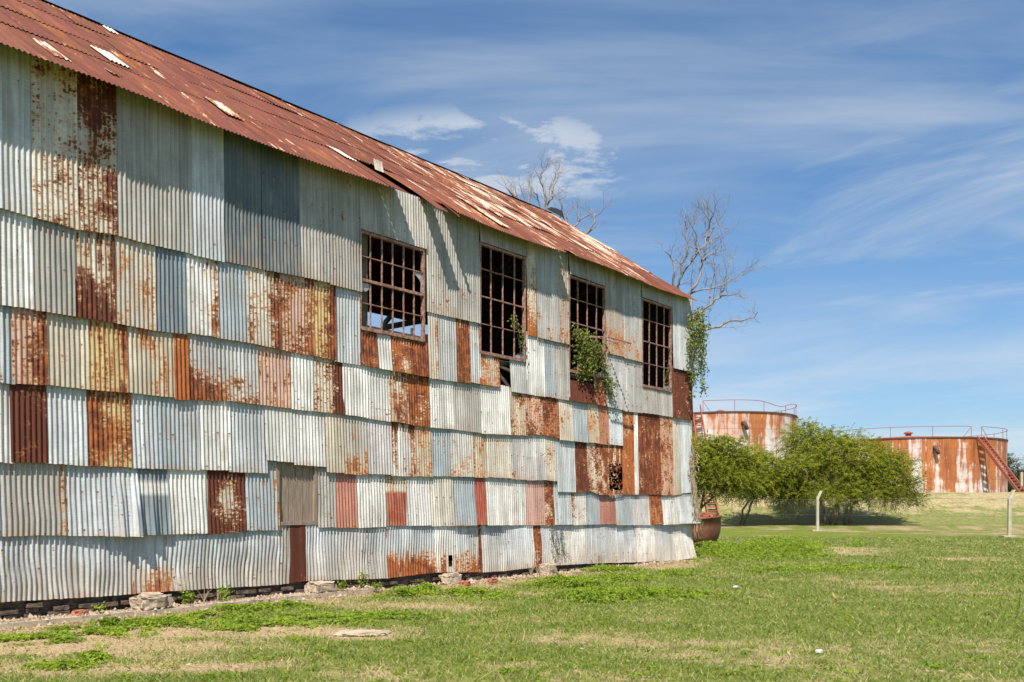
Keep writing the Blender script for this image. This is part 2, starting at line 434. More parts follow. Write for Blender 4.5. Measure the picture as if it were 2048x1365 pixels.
ROWS = [  # bottom seam, top seam, start, entries: end colour rust options
 ('A', 8.26, 0, "62 G .03;150 C .30 h.0;233 C .52 h.25 t.25;311 T .02;380 T .03;443 b .0;520 D .0;595 D .0;655 T .02;718 T .04 t.1;784 T .10 B7.18;850 T .06 B7.18;912 T .04 b.15;957 T .08;1005 T .02 B7.75;1052 T .02 B7.75;1070 C .18 b.5 h.9;1115 G .05 b.2;1135 T .2 b.1;1172 T .03 B7.69;1210 T .03 B7.69;1245 T .08 b.45 h.9;1282 G .05 b.3 h.9;1312 G .0 B7.74;1343 T .0 B7.74;1383 b .0"),
 ('B', 'A', 0, "67 W .03;142 T .02;228 C .42 b.5 h.2;306 C .25 h.75;370 N .0;430 W .10 r.45;492 B .06;555 C .22 r.6;615 P .42;667 Y .42 r.5 l.2;717 b .02;752 C .85 T5.2;780 W .05 T5.2;815 C .62 T5.2 h.6;854 C .80 T5.2;873 C .15 r.5 h.8;910 G .03;935 C .72;957 G .03;997 C .40 l.3 r.3 h.8 T5.2;1018 gap;1052 G .02 T5.2;1087 W .02;1106 B .03;1135 T .03;1187 C .95 T4.98 h.2;1210 C .6 T5.18;1245 G .05;1282 G .10;1312 T .08 T5.17;1343 T .05 T5.17;1383 C .86 h.2"),
 ('C', 'B', 0, "22 B .0;87 P .42 r.5;175 y .12 h.8;250 Y .45 h.55 r.2;346 y .20 h.75 t.25;372 Y .72 h.85;440 L .08 b.95 l.3;510 G .05 b.65;581 P .30 h.3;625 W .0 b.15;684 C .40 r.75 h.15;730 W .03;776 W .03;812 C .48;857 C .78 h.6;905 W .07;960 T .03;1017 W .05;1050 y .36;1083 P .42;1115 R .55 h.3;1142 C .24;1172 B .08;1193 y .25 h.9;1217 r .30;1242 b .05;1267 C .80 h.75 L;1273 W .0 L;1320 C .74 h.4 L;1343 P .42 L;1360 C .15 L;1383 b .0 L"),
 ('D', 'C', 0, "18 W .0;88 M .92 h.0;172 b .02;258 Y .52 h.55 l.3;304 b .02;350 B .03;395 b .06;455 W .0;528 b .0;585 W .0 v922;648 W .02 v929;683 y .06;730 T .16 b.4 h.7;778 L .02;828 W .05 l.5 r.5 t.5;860 y .36 h.9;900 B .08;943 W .12 h.9 b.25;972 y .30 h.6;1017 C .14;1050 L .06 b.15;1087 W .08 x0:.45:L;1110 C .2;1147 b .0;1173 C .82 h.3;1200 C .5 h.4;1213 C .6;1242 C .62 K"),
 ('E', 'D', 0, "62 T .02;128 T .05 r.5;200 b .02;267 b .02;333 N .0 x.57:.73:W;410 W .02;490 C .28 l.55 r.5 t.4 b.4 h.15;528 B .05 r.15 h.9;553 B .10 r.45 h.9 U910;593 hatch;632 hatch;668 T .03;712 r .12 b.1;768 W .02;810 C .12 t.35 h.8 x0:.63:R;858 W .02;905 C .02;945 B .02;970 R .12 h.3;1012 W .02;1050 W .03 b.15;1085 S .16;1106 C .62;1140 b .02;1170 W .15 l.4;1196 B .02;1230 r .12;1262 B .04;1297 L .08;1320 R .6;1355 W .05;1388 b .0 f"),
 ('F', 'E', 0, "55 b .0 d;110 b .0 d;185 b .02 d;260 b .03 d;342 b .05 b.62 h.8 d;420 b .02 b.18 d;490 b .0 b.08 d;553 b .0 b.1 d;575 T .1 h.8;607 M .97 t.3 z h-.25;675 b .02 d;722 L .02 d;770 b .02 d;818 b .0 b.95 l.1 h.6 d;865 b .0 b1.15 h.6 d;905 W .03 b.45 d;955 b .0 b.7 h.6 d;960 C .75;1010 b .0 d;1063 b .0 d;1080 C .66;1125 b .02 b.2 d;1170 W .02 d;1220 b .0 b.15 d;1270 b .0 b.2 d;1310 W .0 d;1345 b .0 d;1383 W .0 d f"),
]

def warp(s, z, row):
    return (.007*math.sin(1.3*s + row*2.1) * math.sin(.9*z + row) + .007*mnoise.noise(Vector((s*1.6, z*1.4, row*3.3))))

def sheet_arrays(s0, s1, zb0, zb1, zt0, zt1, o, row, parity, rng, phase0=0.0):
    """one corrugated sheet: vertices, quads and the properties its material reads"""
    flat = o.get('z')
    step = PITCH/8 if s0 < 12 else PITCH/6
    if s1 < -.5: step = PITCH/5
    ns = max(6, int((s1-s0)/step)+1); h = max(zt0-zb0, zt1-zb1)
    nz = max(7, min(60, int(h/(.022 if o.get('K') else (.07 if o.get('x') else .13)))+2))
    s = np.linspace(s0, s1, ns); t = np.linspace(0, 1, nz)
    Sg, Tg = np.meshgrid(s, t, indexing='ij')
    fu = (Sg-s0)/(s1-s0)
    Z = (zb0+(zb1-zb0)*fu)*(1-Tg) + (zt0+(zt1-zt0)*fu)*Tg
    crum = 1.0 if row == 5 else (.35 if row == 4 else .14)
    sd = rng.random()*50
    wob = np.array([[mnoise.noise(Vector((a*.9, b*1.1, row*5.0))) + .5*mnoise.noise(Vector((a*2.6, b*2.3, row*5.0+40))) for b in Z[0]] for a in s[::4]])
    wob = np.stack([np.interp(s, s[::4], wob[:, j]) for j in range(nz)], 1)
    ph = (Sg + wob*.060*crum)/PITCH + phase0
    am = AMP*(1+.22*wob*crum)
    Yc = -am*np.cos(2*np.pi*ph) if not flat else -.004*np.cos(2*np.pi*ph*.31)
    wp = np.array([[warp(a, b, row) for b in Z[0]] for a in s[::4]])
    wp = np.stack([np.interp(s, s[::4], wp[:, j]) for j in range(nz)], 1)
    tilt = .043 + .012*rng.random() + np.array([max(0, mnoise.noise(Vector((a*.45, row*4.1, 7))))*(.13 if row == 4 else .05) + (.11*math.exp(-((a-S(268))/.45)**2)*(1+.5*math.sin(a*23)) if row == 4 else 0) for a in s])[:, None]
    Y = Yc + wp*(2.2 if row == 5 else 1.0) - tilt*(1-Tg) - .0065*parity
    Y += wob*.026*crum*(1-Tg*.5)
    if o.get('f'): Y -= .16*np.clip(1-Tg*1.6, 0, 1)**2*np.clip(fu*1.5, 0, 1); 
    # bottom lip is never dead straight
    Z = Z + (1-Tg)**4*np.array([.008*mnoise.noise(Vector((a*9, row, sd))) for a in s])[:, None]
    V = np.stack([Sg, Y, Z], -1).reshape(-1, 3)
    Q = grid_faces(ns, nz)
    if o.get('K'):
        c = V[Q].mean(1)
        cu = (c[:,0]-s0)/(s1-s0); cv = (c[:,2]-zb0)/(zt0-zb0)
        keep = np.array([not (.03 < a < .95 and .08 < d < .60 and mnoise.noise(Vector((x*21, z*12, 3))) + .5*mnoise.noise(Vector((x*48, z*30, 5))) > -.22 + 1.6*max(0, d-.48) + 1.6*max(0, .16-a)) for a, d, x, z in zip(cu, cv, c[:,0], c[:,2])])
        Q = Q[keep]
    if o.get('hole'):
        hs, hz, hw, hh = o['hole']; c = V[Q].mean(1)
        keep = ~((np.abs(c[:,0]-hs)/hw)**2 + (np.abs(c[:,2]-hz)/hh)**2 < 1 + .5*np.sin(c[:,2]*60))
        Q = Q[keep]
    base = np.tile(np.array(BASE[o['c']], np.float32), (ns*nz, 1))
    jit = 1 + (rng.random()-.5)*.16
    base *= jit*.95
    tt = Tg.ravel()
    if o.get('d'):                                   # splashed pale dust on the lowest course
        k = np.clip(1.15-tt*1.7 + .3*wob.ravel(), 0, 1)[:, None]*.75
        base = base*(1-k) + np.array((.55,.48,.385))*k
    if o.get('x'):
        a, bb, c2 = o['x']
        mk = ((tt >= a) & (tt <= bb))[:, None]
        base = np.where(mk, np.array(BASE[c2]), base)
    one = np.ones(ns*nz)
    seed = rng.random()*9 + row
    at_ = dict(base=base,
        pa=np.stack([one*o['a'], one*o.get('b', 0), one*o.get('t', 0)], 1),
        pb=np.stack([one*o.get('l', 0), one*o.get('r', 0), one*o.get('h', .45)], 1),
        pc=np.stack([Sg.ravel(), Z.ravel(), one*seed], 1),
        pd=np.stack([fu.ravel(), tt, ph.ravel()], 1))
    return V, Q, at_

def join(parts):
    V, Q, A, n = [], [], {}, 0
    for v, q, a in parts:
        V.append(v); Q.append(q+n); n += len(v)
        for k, x in a.items(): A.setdefault(k, []).append(x)
    return np.concatenate(V), np.concatenate(Q), {k: np.concatenate(x) for k, x in A.items()}

shed = empty('shed', (P0[0], P0[1], 0), ANG,
             label='long derelict shed of rusty patchwork corrugated iron under a rust red roof', cat='shed')

def parse(tok):
    p = tok.split()
    o = dict(u=float(p[0]))
    if p[1] in ('gap', 'hatch'):
        o['skip'] = p[1]; return o
    o['c'] = p[1]; o['a'] = float(p[2])
    for q in p[3:]:
        if q in 'LKFzdf': o[q] = True
        elif q[0] == 'x':
            a, bb, c = q[1:].split(':'); o['x'] = (float(a), float(bb), c)
        else: o[q[0]] = float(q[1:])
    return o

all_sheets = []          # (visible area, arrays, o)
rs = random.Random(5)
for row, (bs, ts, u0, txt) in enumerate(ROWS):
    u = u0
    for i, tok in enumerate(txt.split(';')):
        o = parse(tok)
        ua, ub = u, o['u']; u = ub
        if o.get('skip'): continue
        bn = 'D' if o.get('L') else bs
        e = 3.0 if ub-ua > 14 else .4
        zb = [seam_z(bn, ua+e), seam_z(bn, ub-e)]
        if 'v' in o: zb = [wz(ua, o['v']), wz(ub, o['v']+5)]
        if 'B' in o: zb = [o['B']+.01, o['B']+.01]
        if isinstance(ts, float): zt = [ts, ts]
        else: zt = [seam_z(ts, ua+e)+.10, seam_z(ts, ub-e)+.10]
        if 'T' in o: zt = [o['T']-.015]*2
        if 'U' in o: zt = [wz(ua, o['U']), wz(ub, o['U'])]
        vis = (S(ub)-S(ua))*(zt[0]-zb[0])*(1800/(P0+D*S((ua+ub)/2))[1])**2
        jz = (rs.random()-.5)*.03 if row < 5 else 0
        if 'B' in o or 'T' in o: jz = 0
        if row == 5 and abs(ub-905) < 2: o['hole'] = (S(899), wz(899, 1124), .075, .16)
        ov = PITCH*.45 if not isinstance(ts, float) else PITCH*.3
        sb = S(ub) + (ov if ub < 1375 else 0)
        if 'T' in o and ub in (997,): sb = S(ub)
        arr = sheet_arrays(S(ua), sb, zb[0]+jz, zb[1]+jz, zt[0], zt[1], o, row, i % 2, rs, phase0=row*.37)
        all_sheets.append((vis, arr, o))
    # the wall goes on past the frame of the photograph
    s = -7.2
    while s < -.05:
        w = min(rs.choice((.53, .61, .68, .76)), -s)
        if -s - w < .2: w = -s
        c = rs.choice('WCBbGTTWbCP'); a = rs.choice((.02, .05, .1, .3, .5, .03))
        if row == 5: c, a = 'b', .05
        o = dict(c=c, a=a, h=rs.random(), d=row == 5)
        zb = seam_z(bs, 0); zt = ts if isinstance(ts, float) else seam_z(ts, 0)+.1
        all_sheets.append((0, sheet_arrays(s, s+w+.03, zb, zb, zt, zt, o, row, rs.randint(0, 1), rs, phase0=row*.37), o))
        s += w
all_sheets.sort(key=lambda q: -q[0])
for vis, (V, Q, A), o in all_sheets[:98]:
    ob = np_mesh('corrugated_sheet', V, Q, M_SHEET, shed, A, True)
    if o['a'] > .65: ob['label'] = 'corrugated sheet rusted brown nearly all over'
    elif o['a'] > .28: ob['label'] = WORD[o['c']] + ' corrugated sheet blotched with rust'
    elif o.get('b', 0) > .4: ob['label'] = WORD[o['c']] + ' corrugated sheet rusting along its foot'
    else: ob['label'] = WORD[o['c']] + ' corrugated sheet'
V, Q, A = join([a for _, a, _ in all_sheets[98:]])
tag(np_mesh('wall_cladding', V, Q, M_SHEET, shed, A, True), label='remaining small corrugated wall sheets', kind='stuff')

# boarded hatch between the lowest courses
s0, s1 = S(553), S(632); z0, z1 = wz(592, 1043), wz(592, 924)
hb = MB(); nb = 6
for k in range(nb):
    a = s0-.03 + (s1-s0+.06)*k/nb; w = (s1-s0+.06)/nb
    dy = R.uniform(-.006, .006)
    hb.box(a+.004, a+w-.004, .035+dy, .06, z0-.05, z1+.05)
hatch = hb.build('wooden_hatch', M_WOOD, shed)
hatch['label'] = 'grey weathered board hatch set in the iron'
fb = MB()
fb.box(s0-.02, s0+.05, -.02, .034, z0, z1); fb.box(s1-.05, s1+.02, -.02, .034, z0, z1); fb.box(s0-.02, s1+.02, -.03, .034, z0-.07, z0-.002)
fb.build('hatch_frame', M_WOOD, hatch)

# ------------------------------------------------------------------ windows
WIN = [(717.5, 848, 5.21, 7.18, 6, [1,1.05,1,1.05], 2), (957.5, 1050, 5.2, 7.75, 4, [.86,1,1,1], 2),
       (1136, 1210, 5.18, 7.69, 4, [.86,1,1,1], 2), (1282.5, 1342, 5.17, 7.74, 4, [.86,1,1,1], 2)]
for wi, (ua, ub, za, zb, nc, rows, mid) in enumerate(WIN):
    a, c = S(ua), S(ub)
    fr = MB(); t = .05
    fr.box(a, a+t, -.035, .05, za, zb); fr.box(c-t, c, -.035, .05, za, zb)
    fr.box(a+t, c-t, -.033, .05, zb-t, zb); fr.box(a+t, c-t, -.045, .05, za-.02, za+t)
    w = fr.build('window', M_BAR, shed)
    if wi == 0: w['label'] = 'six pane wide broken steel window'
    sash = MB(); tot = sum(rows); z = zb-t; zs = []
    for k, rr in enumerate(rows[:-1]):
        z -= rr/tot*(zb-za-2*t); zs.append(z)
        hgt = .055 if k+1 == mid and wi == 0 else (.028 if k+1 == mid else .016)
        yy = -.02 if hgt < .05 else -.04
        sash.box(a+t, c-t, yy, .02, z-hgt/2, z+hgt/2)
    for k in range(1, nc):
        x = a + (c-a)*k/nc
        x2 = x + R.uniform(-.012, .012)
        sash.beam((x, -.005, za+t), (x2, -.005, zb-t), .022, .03, (0, 1, 0))
    sash.build('sash', M_BAR, w)
    g = MB()
    if wi == 0:
        x0 = a+(c-a)*5/6+.03; x1 = c-.06; zt_, zb_ = zs[0]-.02, zs[1]+.05
        g.add([(x0,0,zt_),(x1,0,zt_),(x1,.004,zb_),(x1-.05,.004,zb_+.02),(x1-.03,.004,zb_+.2),(x1-.08,0,zt_-.14),(x0+.06,0,zt_-.09),(x0,0,zt_-.05)], [(0,1,5,6,7),(1,2,3,4,5)])
        g.build('broken_pane', M_GLASS, w); g = MB()
        x0 = a+.06; x1 = a+(c-a)/6-.03; z9 = zs[1]-.05
        g.add([(x0,0,z9),(x1,0,z9),(x1,0,z9-.10),(x0+.12,0,z9-.17),(x0,0,z9-.15)], [(0,1,2,3,4)])
    else:
        x0 = a+(c-a)*(nc-1)/nc+.02; x1 = c-.05
        g.add([(x0,0,za+.06),(x1,0,za+.06),(x1,0,za+.30),(x1-.06,0,za+.18),(x0+.05,0,za+.12)], [(0,1,2,3,4)])
    g.build('broken_pane', M_GLASS, w)
    if wi == 2:   # the hopper sash that hangs open over the creeper
        hp = MB(); zz = wz(1210, 690)
        a2 = a + (c-a)*.35
        hp.beam((a2, -.02, zz+.05), (a2+.1, -.75, zz-.02), .03, .03); hp.beam((c-.05, -.02, zz+.02), (c+.1, -.78, zz-.04), .03, .03)
        hp.beam((a2+.1, -.75, zz-.02), (c+.1, -.78, zz-.04), .03, .03); hp.beam((a2+.05, -.4, zz+.02), (c+.02, -.4, zz-.01), .022, .022)
        hp.build('open_sash', M_BAR, w)

# timber stub seen in the hole beside the second window
tb = MB(); hs0, hs1 = S(997), S(1018)
tb.beam((hs0-.2, .05, wz(1008, 728)), (hs1+.25, .05, wz(1008, 742)), .05, .07); tb.beam((hs0-.1, .09, wz(1008, 735)), (hs1+.2, .13, wz(1008, 775)), .04, .09)
tb.build('broken_rail', M_DARKWOOD, shed)

# ------------------------------------------------------------------ inside of the shed, far walls, roof frame
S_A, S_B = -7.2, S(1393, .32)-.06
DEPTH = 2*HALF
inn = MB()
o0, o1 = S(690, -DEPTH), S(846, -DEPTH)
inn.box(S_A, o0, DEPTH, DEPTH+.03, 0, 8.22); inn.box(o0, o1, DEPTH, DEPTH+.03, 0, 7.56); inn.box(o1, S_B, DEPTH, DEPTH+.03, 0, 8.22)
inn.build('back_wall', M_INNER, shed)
bm_ = MB()
bm_.beam((o0-.3, DEPTH+.07, 8.0), (o1+.3, DEPTH+.07, 7.97), .08, .25)
for k in range(1):
    x = o1-.5; bm_.beam((x, DEPTH+.07, 7.2), (x, DEPTH+.07, 8.36), .1, .1)
bm_.build('wall_rail', M_DARKWOOD, shed)
for sx in (S_A, S_B-.02):
    ge = MB()
    ge.add([(sx,.04,.0),(sx,DEPTH,.0),(sx,DEPTH,8.25),(sx,HALF,8.25+HALF*PITCH_T),(sx,.04,8.25),
            (sx+.02,.04,.0),(sx+.02,DEPTH,.0),(sx+.02,DEPTH,8.25),(sx+.02,HALF,8.25+HALF*PITCH_T),(sx+.02,.04,8.25)],
           [(0,1,2,3,4),(9,8,7,6,5),(0,5,6,1),(1,6,7,2),(2,7,8,3),(3,8,9,4),(4,9,5,0)])
    ge.build('gable_wall', M_INNER, shed)
tr = MB()
for k in range(9):
    x = -6.5 + k*3.35
    tr.beam((x, .1, 8.1), (x, DEPTH-.05, 8.1), .12, .18)
    tr.beam((x, .1, 8.15), (x, HALF, 8.1+HALF*PITCH_T), .1, .16); tr.beam((x, DEPTH-.05, 8.15), (x, HALF, 8.1+HALF*PITCH_T), .1, .16)
    tr.beam((x, HALF, 8.1), (x, HALF, 11.3), .1, .12)
    tr.beam((x, .16, 0), (x, .16, 8.1), .14, .14)
for z in (1.2, 2.7, 4.4, 5.1, 7.9):
    tr.beam((S_A, .12, z), (S_B-.05, .12, z), .06, .1)
tr.build('roof_truss', M_DARKWOOD, shed)
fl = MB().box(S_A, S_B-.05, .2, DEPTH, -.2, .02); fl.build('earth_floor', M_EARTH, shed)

# brick footing under the iron
pl = MB()
pl.box(S_A, S_B-.15, .05, .25, -.3, .45)
rb = random.Random(3)
fzs = [(S(u), wz(u, v)) for u, v in SEAM['F']]
def FZ(q):
    return float(np.interp(q, [a for a, _ in fzs], [b for _, b in fzs]))
s = S_A
while s < S_B-.5:
    z = -.02
    for c in range(4):
        if rb.random() < .62 and z+.08 < FZ(s)-.03:
            w = rb.uniform(.16, .27); x = s + rb.uniform(-.1, .1)
            pl.box(x, x+w, rb.uniform(-.10, -.01), .05, z+.005, z+.062)
        z += .075
    s += .25
pl.build('brick_footing', M_BRICK, shed)

# ------------------------------------------------------------------ roof
GAP0, GAP1 = S(812, .42), S(864, .42)
def eave_over(s):
    o = .42 if s < 9 else .42 - .11*(s-9)/11.0
    return o
def roof_z(y): return ROOF_Z + y*PITCH_T if y <= HALF else ROOF_Z + (2*HALF-y)*PITCH_T
NORM = np.array([0, -PITCH_T, 1])/math.hypot(PITCH_T, 1)
BARE = 'W'
def roof_sheet(s0, s1, ya, yb, layer, col, bareness, seed, skew=0.0, lift=0.0, back=False, droop=0.0):
    step = PITCH/6 if not back else PITCH/3
    ns = max(5, int((s1-s0)/step)+1); nt = 9
    s = np.linspace(s0, s1, ns); t = np.linspace(0, 1, nt)
    Sg, Tg = np.meshgrid(s, t, indexing='ij')
    y = ya + (yb-ya)*Tg
    k = np.cos(2*np.pi*Sg/PITCH)*.0105
    sag = .035*np.sin(Sg*.9+1)*(1-Tg)*(1 if layer == 0 else .3) + .02*np.array([[mnoise.noise(Vector((a*.8, b*.7, 9))) for b in y[0]] for a in s])
    hgt = .012 + k + sag + (.014+lift*.6)*(1-Tg) - droop*np.clip(1-Tg*2.2, 0, 1)**2
    if back:
        yy = 2*HALF-y
        nrm = np.array([0, PITCH_T, 1])/math.hypot(PITCH_T, 1)
    else:
        yy = y; nrm = NORM
    V = np.stack([Sg+skew*(1-Tg), yy + nrm[1]*hgt, ROOF_Z + y*PITCH_T + nrm[2]*hgt], -1).reshape(-1, 3)
    Q = grid_faces(ns, nt)
    if back: Q = Q[:, ::-1]
    one = np.ones(ns*nt)
    sl = (y*1.22).ravel()
    A = dict(base=np.tile(np.array(col, np.float32), (ns*nt, 1)), pa=np.stack([one*bareness, one*0, one*0], 1),
             pc=np.stack([Sg.ravel(), sl, one*seed], 1), pd=np.stack([((Sg-s0)/(s1-s0)).ravel(), Tg.ravel(), (Sg/PITCH).ravel()], 1))
    return V, Q, A

def mat_roof():
    m, nt, b = new_mat('rust_roof_iron', .85, .2)
    base = nt.attr('base').outputs['Vector']
    bare = nt.xyz(nt.attr('pa').outputs['Vector'])[0]
    sx, sl, seed = nt.xyz(nt.attr('pc').outputs['Vector'])
    fu, fv, ph = nt.xyz(nt.attr('pd').outputs['Vector'])
    P = nt.comb(sx, sl, 0.0); Ps = nt.comb(nt.m('ADD', sx, nt.m('MULTIPLY', seed, 3.7)), sl, seed)
    n1 = nt.noise(nt.mul(P, (2.3, .34, 1)), 1.5, 4, .6)
    n2 = nt.noise(nt.mul(P, (10.0, 1.7, 1)), 1.2, 5, .7)
    n3 = nt.noise(nt.mul(P, (30.0, 20.0, 1)), 1.0, 3, .7)
    o1 = nt.noise(nt.mul(Ps, (1.6, .5, 1)), 1.0, 5, .6)
    st = nt.noise(nt.mul(Ps, (9.0, .5, 1)), 1.0, 4, .6)
    c = nt.mix(nt.step(o1, .52, .74), (.160, .056, .037), (.30, .104, .036))
    c = nt.mix(nt.m('MULTIPLY', nt.step(n3, .50, .68), .6), c, (.10, .036, .032))
    c = nt.mix(1.0, c, base, 'MULTIPLY')
    g = nt.lin(st, .3, .7, .72, 1.22); c = nt.mix(1.0, c, nt.comb(g, g, g), 'MULTIPLY')
    f = nt.m('ADD', nt.m('MULTIPLY', nt.m('SUBTRACT', n1, .5), 5.0), nt.m('MULTIPLY', nt.m('SUBTRACT', n2, .5), 3.2))
    f = nt.m('ADD', f, nt.m('ADD', nt.m('MULTIPLY', nt.m('SUBTRACT', n3, .5), .9), nt.m('SUBTRACT', nt.m('MULTIPLY', bare, 2.2), 1.45)))
    f = nt.m('ADD', f, nt.m('MULTIPLY', nt.m('COSINE', nt.m('MULTIPLY', ph, 2*math.pi)), .08))
    zinc = nt.step(f, -.02, .24); halo = nt.step(f, -.45, .05)
    c = nt.mix(nt.m('MULTIPLY', halo, .55), c, (.40, .155, .055))
    zc = nt.mix(nt.step(n2, .4, .62), (.66, .60, .51), (.54, .40, .28))
    zc = nt.mix(nt.step(bare, 1.2, 1.5), zc, (.62, .62, .59))
    nt.put(b.inputs['Base Color'], nt.mix(zinc, c, zc))
    nt.put(b.inputs['Roughness'], nt.lin(zinc, 0, 1, .9, .5))
    bump(nt, b, nt.m('ADD', n2, n3), .25, .008)
    return m
M_ROOF = mat_roof()

rr = random.Random(21)
TINT = (1, 1, 1)
def tint(): 
    k = rr.uniform(.88, 1.14); return (k, k*rr.uniform(.93, 1.06), k*rr.uniform(.9, 1.05))
roof_parts = []
LAY = [0, 1.3, 2.65, 4.0, HALF]
RS0, RS1 = S_A-.25, S(1393, .32)
def bare_field(s, y):
    k = .19 + .28*max(0, mnoise.noise(Vector((s*.35, y*.5, 2))))
    k += .34*math.exp(-((s-(14.8-.15*y))/4.0)**2)*(.3+.7*min(1, y/2.0))
    k += .5*max(0, (s-18.2)/2.2)*min(1, max(0, y-.6)/1.5)
    return k
for li in range(4):
    ya0, yb0 = LAY[li], LAY[li+1]+.12
    if li == 3: yb0 = HALF
    bounds = []
    s = RS0 + (.37*li % .66)
    bounds.append(RS0)
    while s < RS1-.3:
        if s > RS0+.2: bounds.append(s)
        s += .66
    bounds.append(RS1)
    if li == 0:
        bounds = [q for q in bounds if not (GAP0-.25 < q < GAP1+.25)] + [GAP0, GAP1]; bounds.sort()
    for k in range(len(bounds)-1):
        a, c = bounds[k], bounds[k+1]
        b_ = bare_field((a+c)/2, (ya0+yb0)/2) + rr.uniform(-.07, .07)
        sk = rr.uniform(-.015, .015); lf = rr.choice((0, 0, 0, .012, .03))
        if li == 0:
            if abs(a-GAP0) < 1e-6: continue          # the sheet that has blown away
            ya = -eave_over((a+c)/2) + rr.uniform(-.012, .012)
            dr = 0
            if abs(a-GAP1) < 1e-6: ya -= .12; dr = .05
            if GAP1+.5 < a < GAP1+1.25: ya += .02
            roof_parts.append(roof_sheet(a, c+.035, ya, yb0, li, tint(), b_, rr.random()*9, sk, lf*.5, droop=dr))
        else:
            roof_parts.append(roof_sheet(a, c+.035, ya0, yb0, li, tint(), b_, rr.random()*9, sk, lf))
# notches in the eave: cut the overhang off over short stretches
def cut(parts, s0, s1, y_to):
    out = []
    for V, Q, A in parts:
        c = V[Q].mean(1)
        jag = np.array([.05*mnoise.noise(Vector((x*5, 3, 1))) for x in c[:, 0]])
        keep = ~((c[:,0] > s0) & (c[:,0] < s1) & (c[:,1] < y_to+jag) & (c[:,2] > 5))
        out.append((V, Q[keep], A))
    return out
roof_parts = cut(roof_parts, S(888,.4), S(906,.4), -.08)
roof_parts = cut(roof_parts, S(1131,.38), S(1148,.38), -.08)
V, Q, A = join(roof_parts)
roof = np_mesh('roof', V, Q, M_ROOF, shed, A, True)
roof['label'] = 'rust red corrugated roof with bare pale streaks'
back = []
s = RS0
while s < RS1:
    c = min(s+1.98, RS1)
    for ya, yb in ((-.4, 2.6), (2.5, HALF)):
        y_lo = .28 if ya < 0 and o0-2.0 < s < o1+.2 else ya      # the sheets over the far opening stop short
        back.append(roof_sheet(s, c+.03, y_lo, yb, 1, tint(), .15, rr.random()*9, back=True))
    s += 1.98
V, Q, A = join(back)
np_mesh('rear_roof_slope', V, Q, M_ROOF, shed, A, True)
rc = MB()
s = RS0
while s < RS1-.2:
    c = min(s+1.8, RS1)
    z = ROOF_Z+HALF*PITCH_T+.045+rr.uniform(-.012, .012); dz = rr.uniform(-.02, .02)
    rc.add([(s,HALF-.2,z-.105),(s,HALF,z),(s,HALF+.2,z-.105),(c-.01,HALF-.2,z-.105+dz),(c-.01,HALF,z+dz),(c-.01,HALF+.2,z-.105+dz)],[(0,1,4,3),(1,2,5,4)])
    s = c
rcap = rc.build('ridge_cap', plain('ridge_iron', (.16,.05,.036), (.33,.14,.07), 3, .85), shed)
# pale bare sheets that stand out on the roof: (survey points of the lower end, length up the slope, width)
def roof_sy(u, v):
    # walk along the view ray until it meets the roof plane
    k = (u-1024)/F
    for y in np.arange(-.6, HALF, .01):
        x0 = P0 + INW*y
        s_ = (k*x0[1]-x0[0])/(D[0]-k*D[1])
        Yw = (x0 + D*s_)[1]
        if H + (HZ-v)/F*Yw <= ROOF_Z + y*PITCH_T: return s_, y
    return S(u), 0
for (u_, v_, L_, w_, c_) in [(240,135,.75,.42,.9),(125,125,.8,.25,.7),(470,240,.8,.40,.72),(232,160,.25,.2,.7),(700,325,.6,.33,.85),(1000,437,.55,.22,.85),(228,70,.55,.20,.95),(1010,385,1.5,.36,.72),(1110,462,1.7,.34,.70),(1180,505,1.7,.4,.68),(930,360,1.4,.3,.64)]:
    s_, y_ = roof_sy(u_, v_)
    p = roof_sheet(s_-w_/2, s_+w_/2, y_, min(y_+L_, HALF-.05), 1, (1,1,1), c_, rr.random()*9)
    p[0][:, 1] += NORM[1]*.030; p[0][:, 2] += NORM[2]*.030
    ob = np_mesh('bare_roof_sheet', p[0], p[1], M_ROOF, shed, p[2], True)
# flap bent up at the head of the gap, dark rag of felt on the ridge
s_, y_ = roof_sy(762, 345)
V, Q, A = roof_sheet(s_-.13, s_+.13, 0, .27, 1, (1,1,1), 1.0, 3)
V = V - np.array([0, 0, ROOF_Z]); V[:, 2] = V[:, 1]*.9; V[:, 1] = .05*np.sin(V[:, 2]*7)
V += np.array([0, y_+.05, ROOF_Z+(y_+.05)*PITCH_T+.02])
np_mesh('roof_flap', V, Q, M_ROOF, shed, A, True)
ff = MB(); zr = ROOF_Z+HALF*PITCH_T; sf = S(1105, -HALF)
ff.add([(sf-.55,HALF-.15,zr+.02),(sf+.1,HALF-.35,zr-.15),(sf+.45,HALF-.1,zr+.22),(sf+.05,HALF+.1,zr+.30),(sf+.35,HALF-.3,zr-.22),(sf-.1,HALF-.2,zr+.16)],[(0,1,5),(5,1,2),(5,2,3),(1,4,2),(0,5,3)])
ff.build('ridge_felt', M_BLACK, shed)

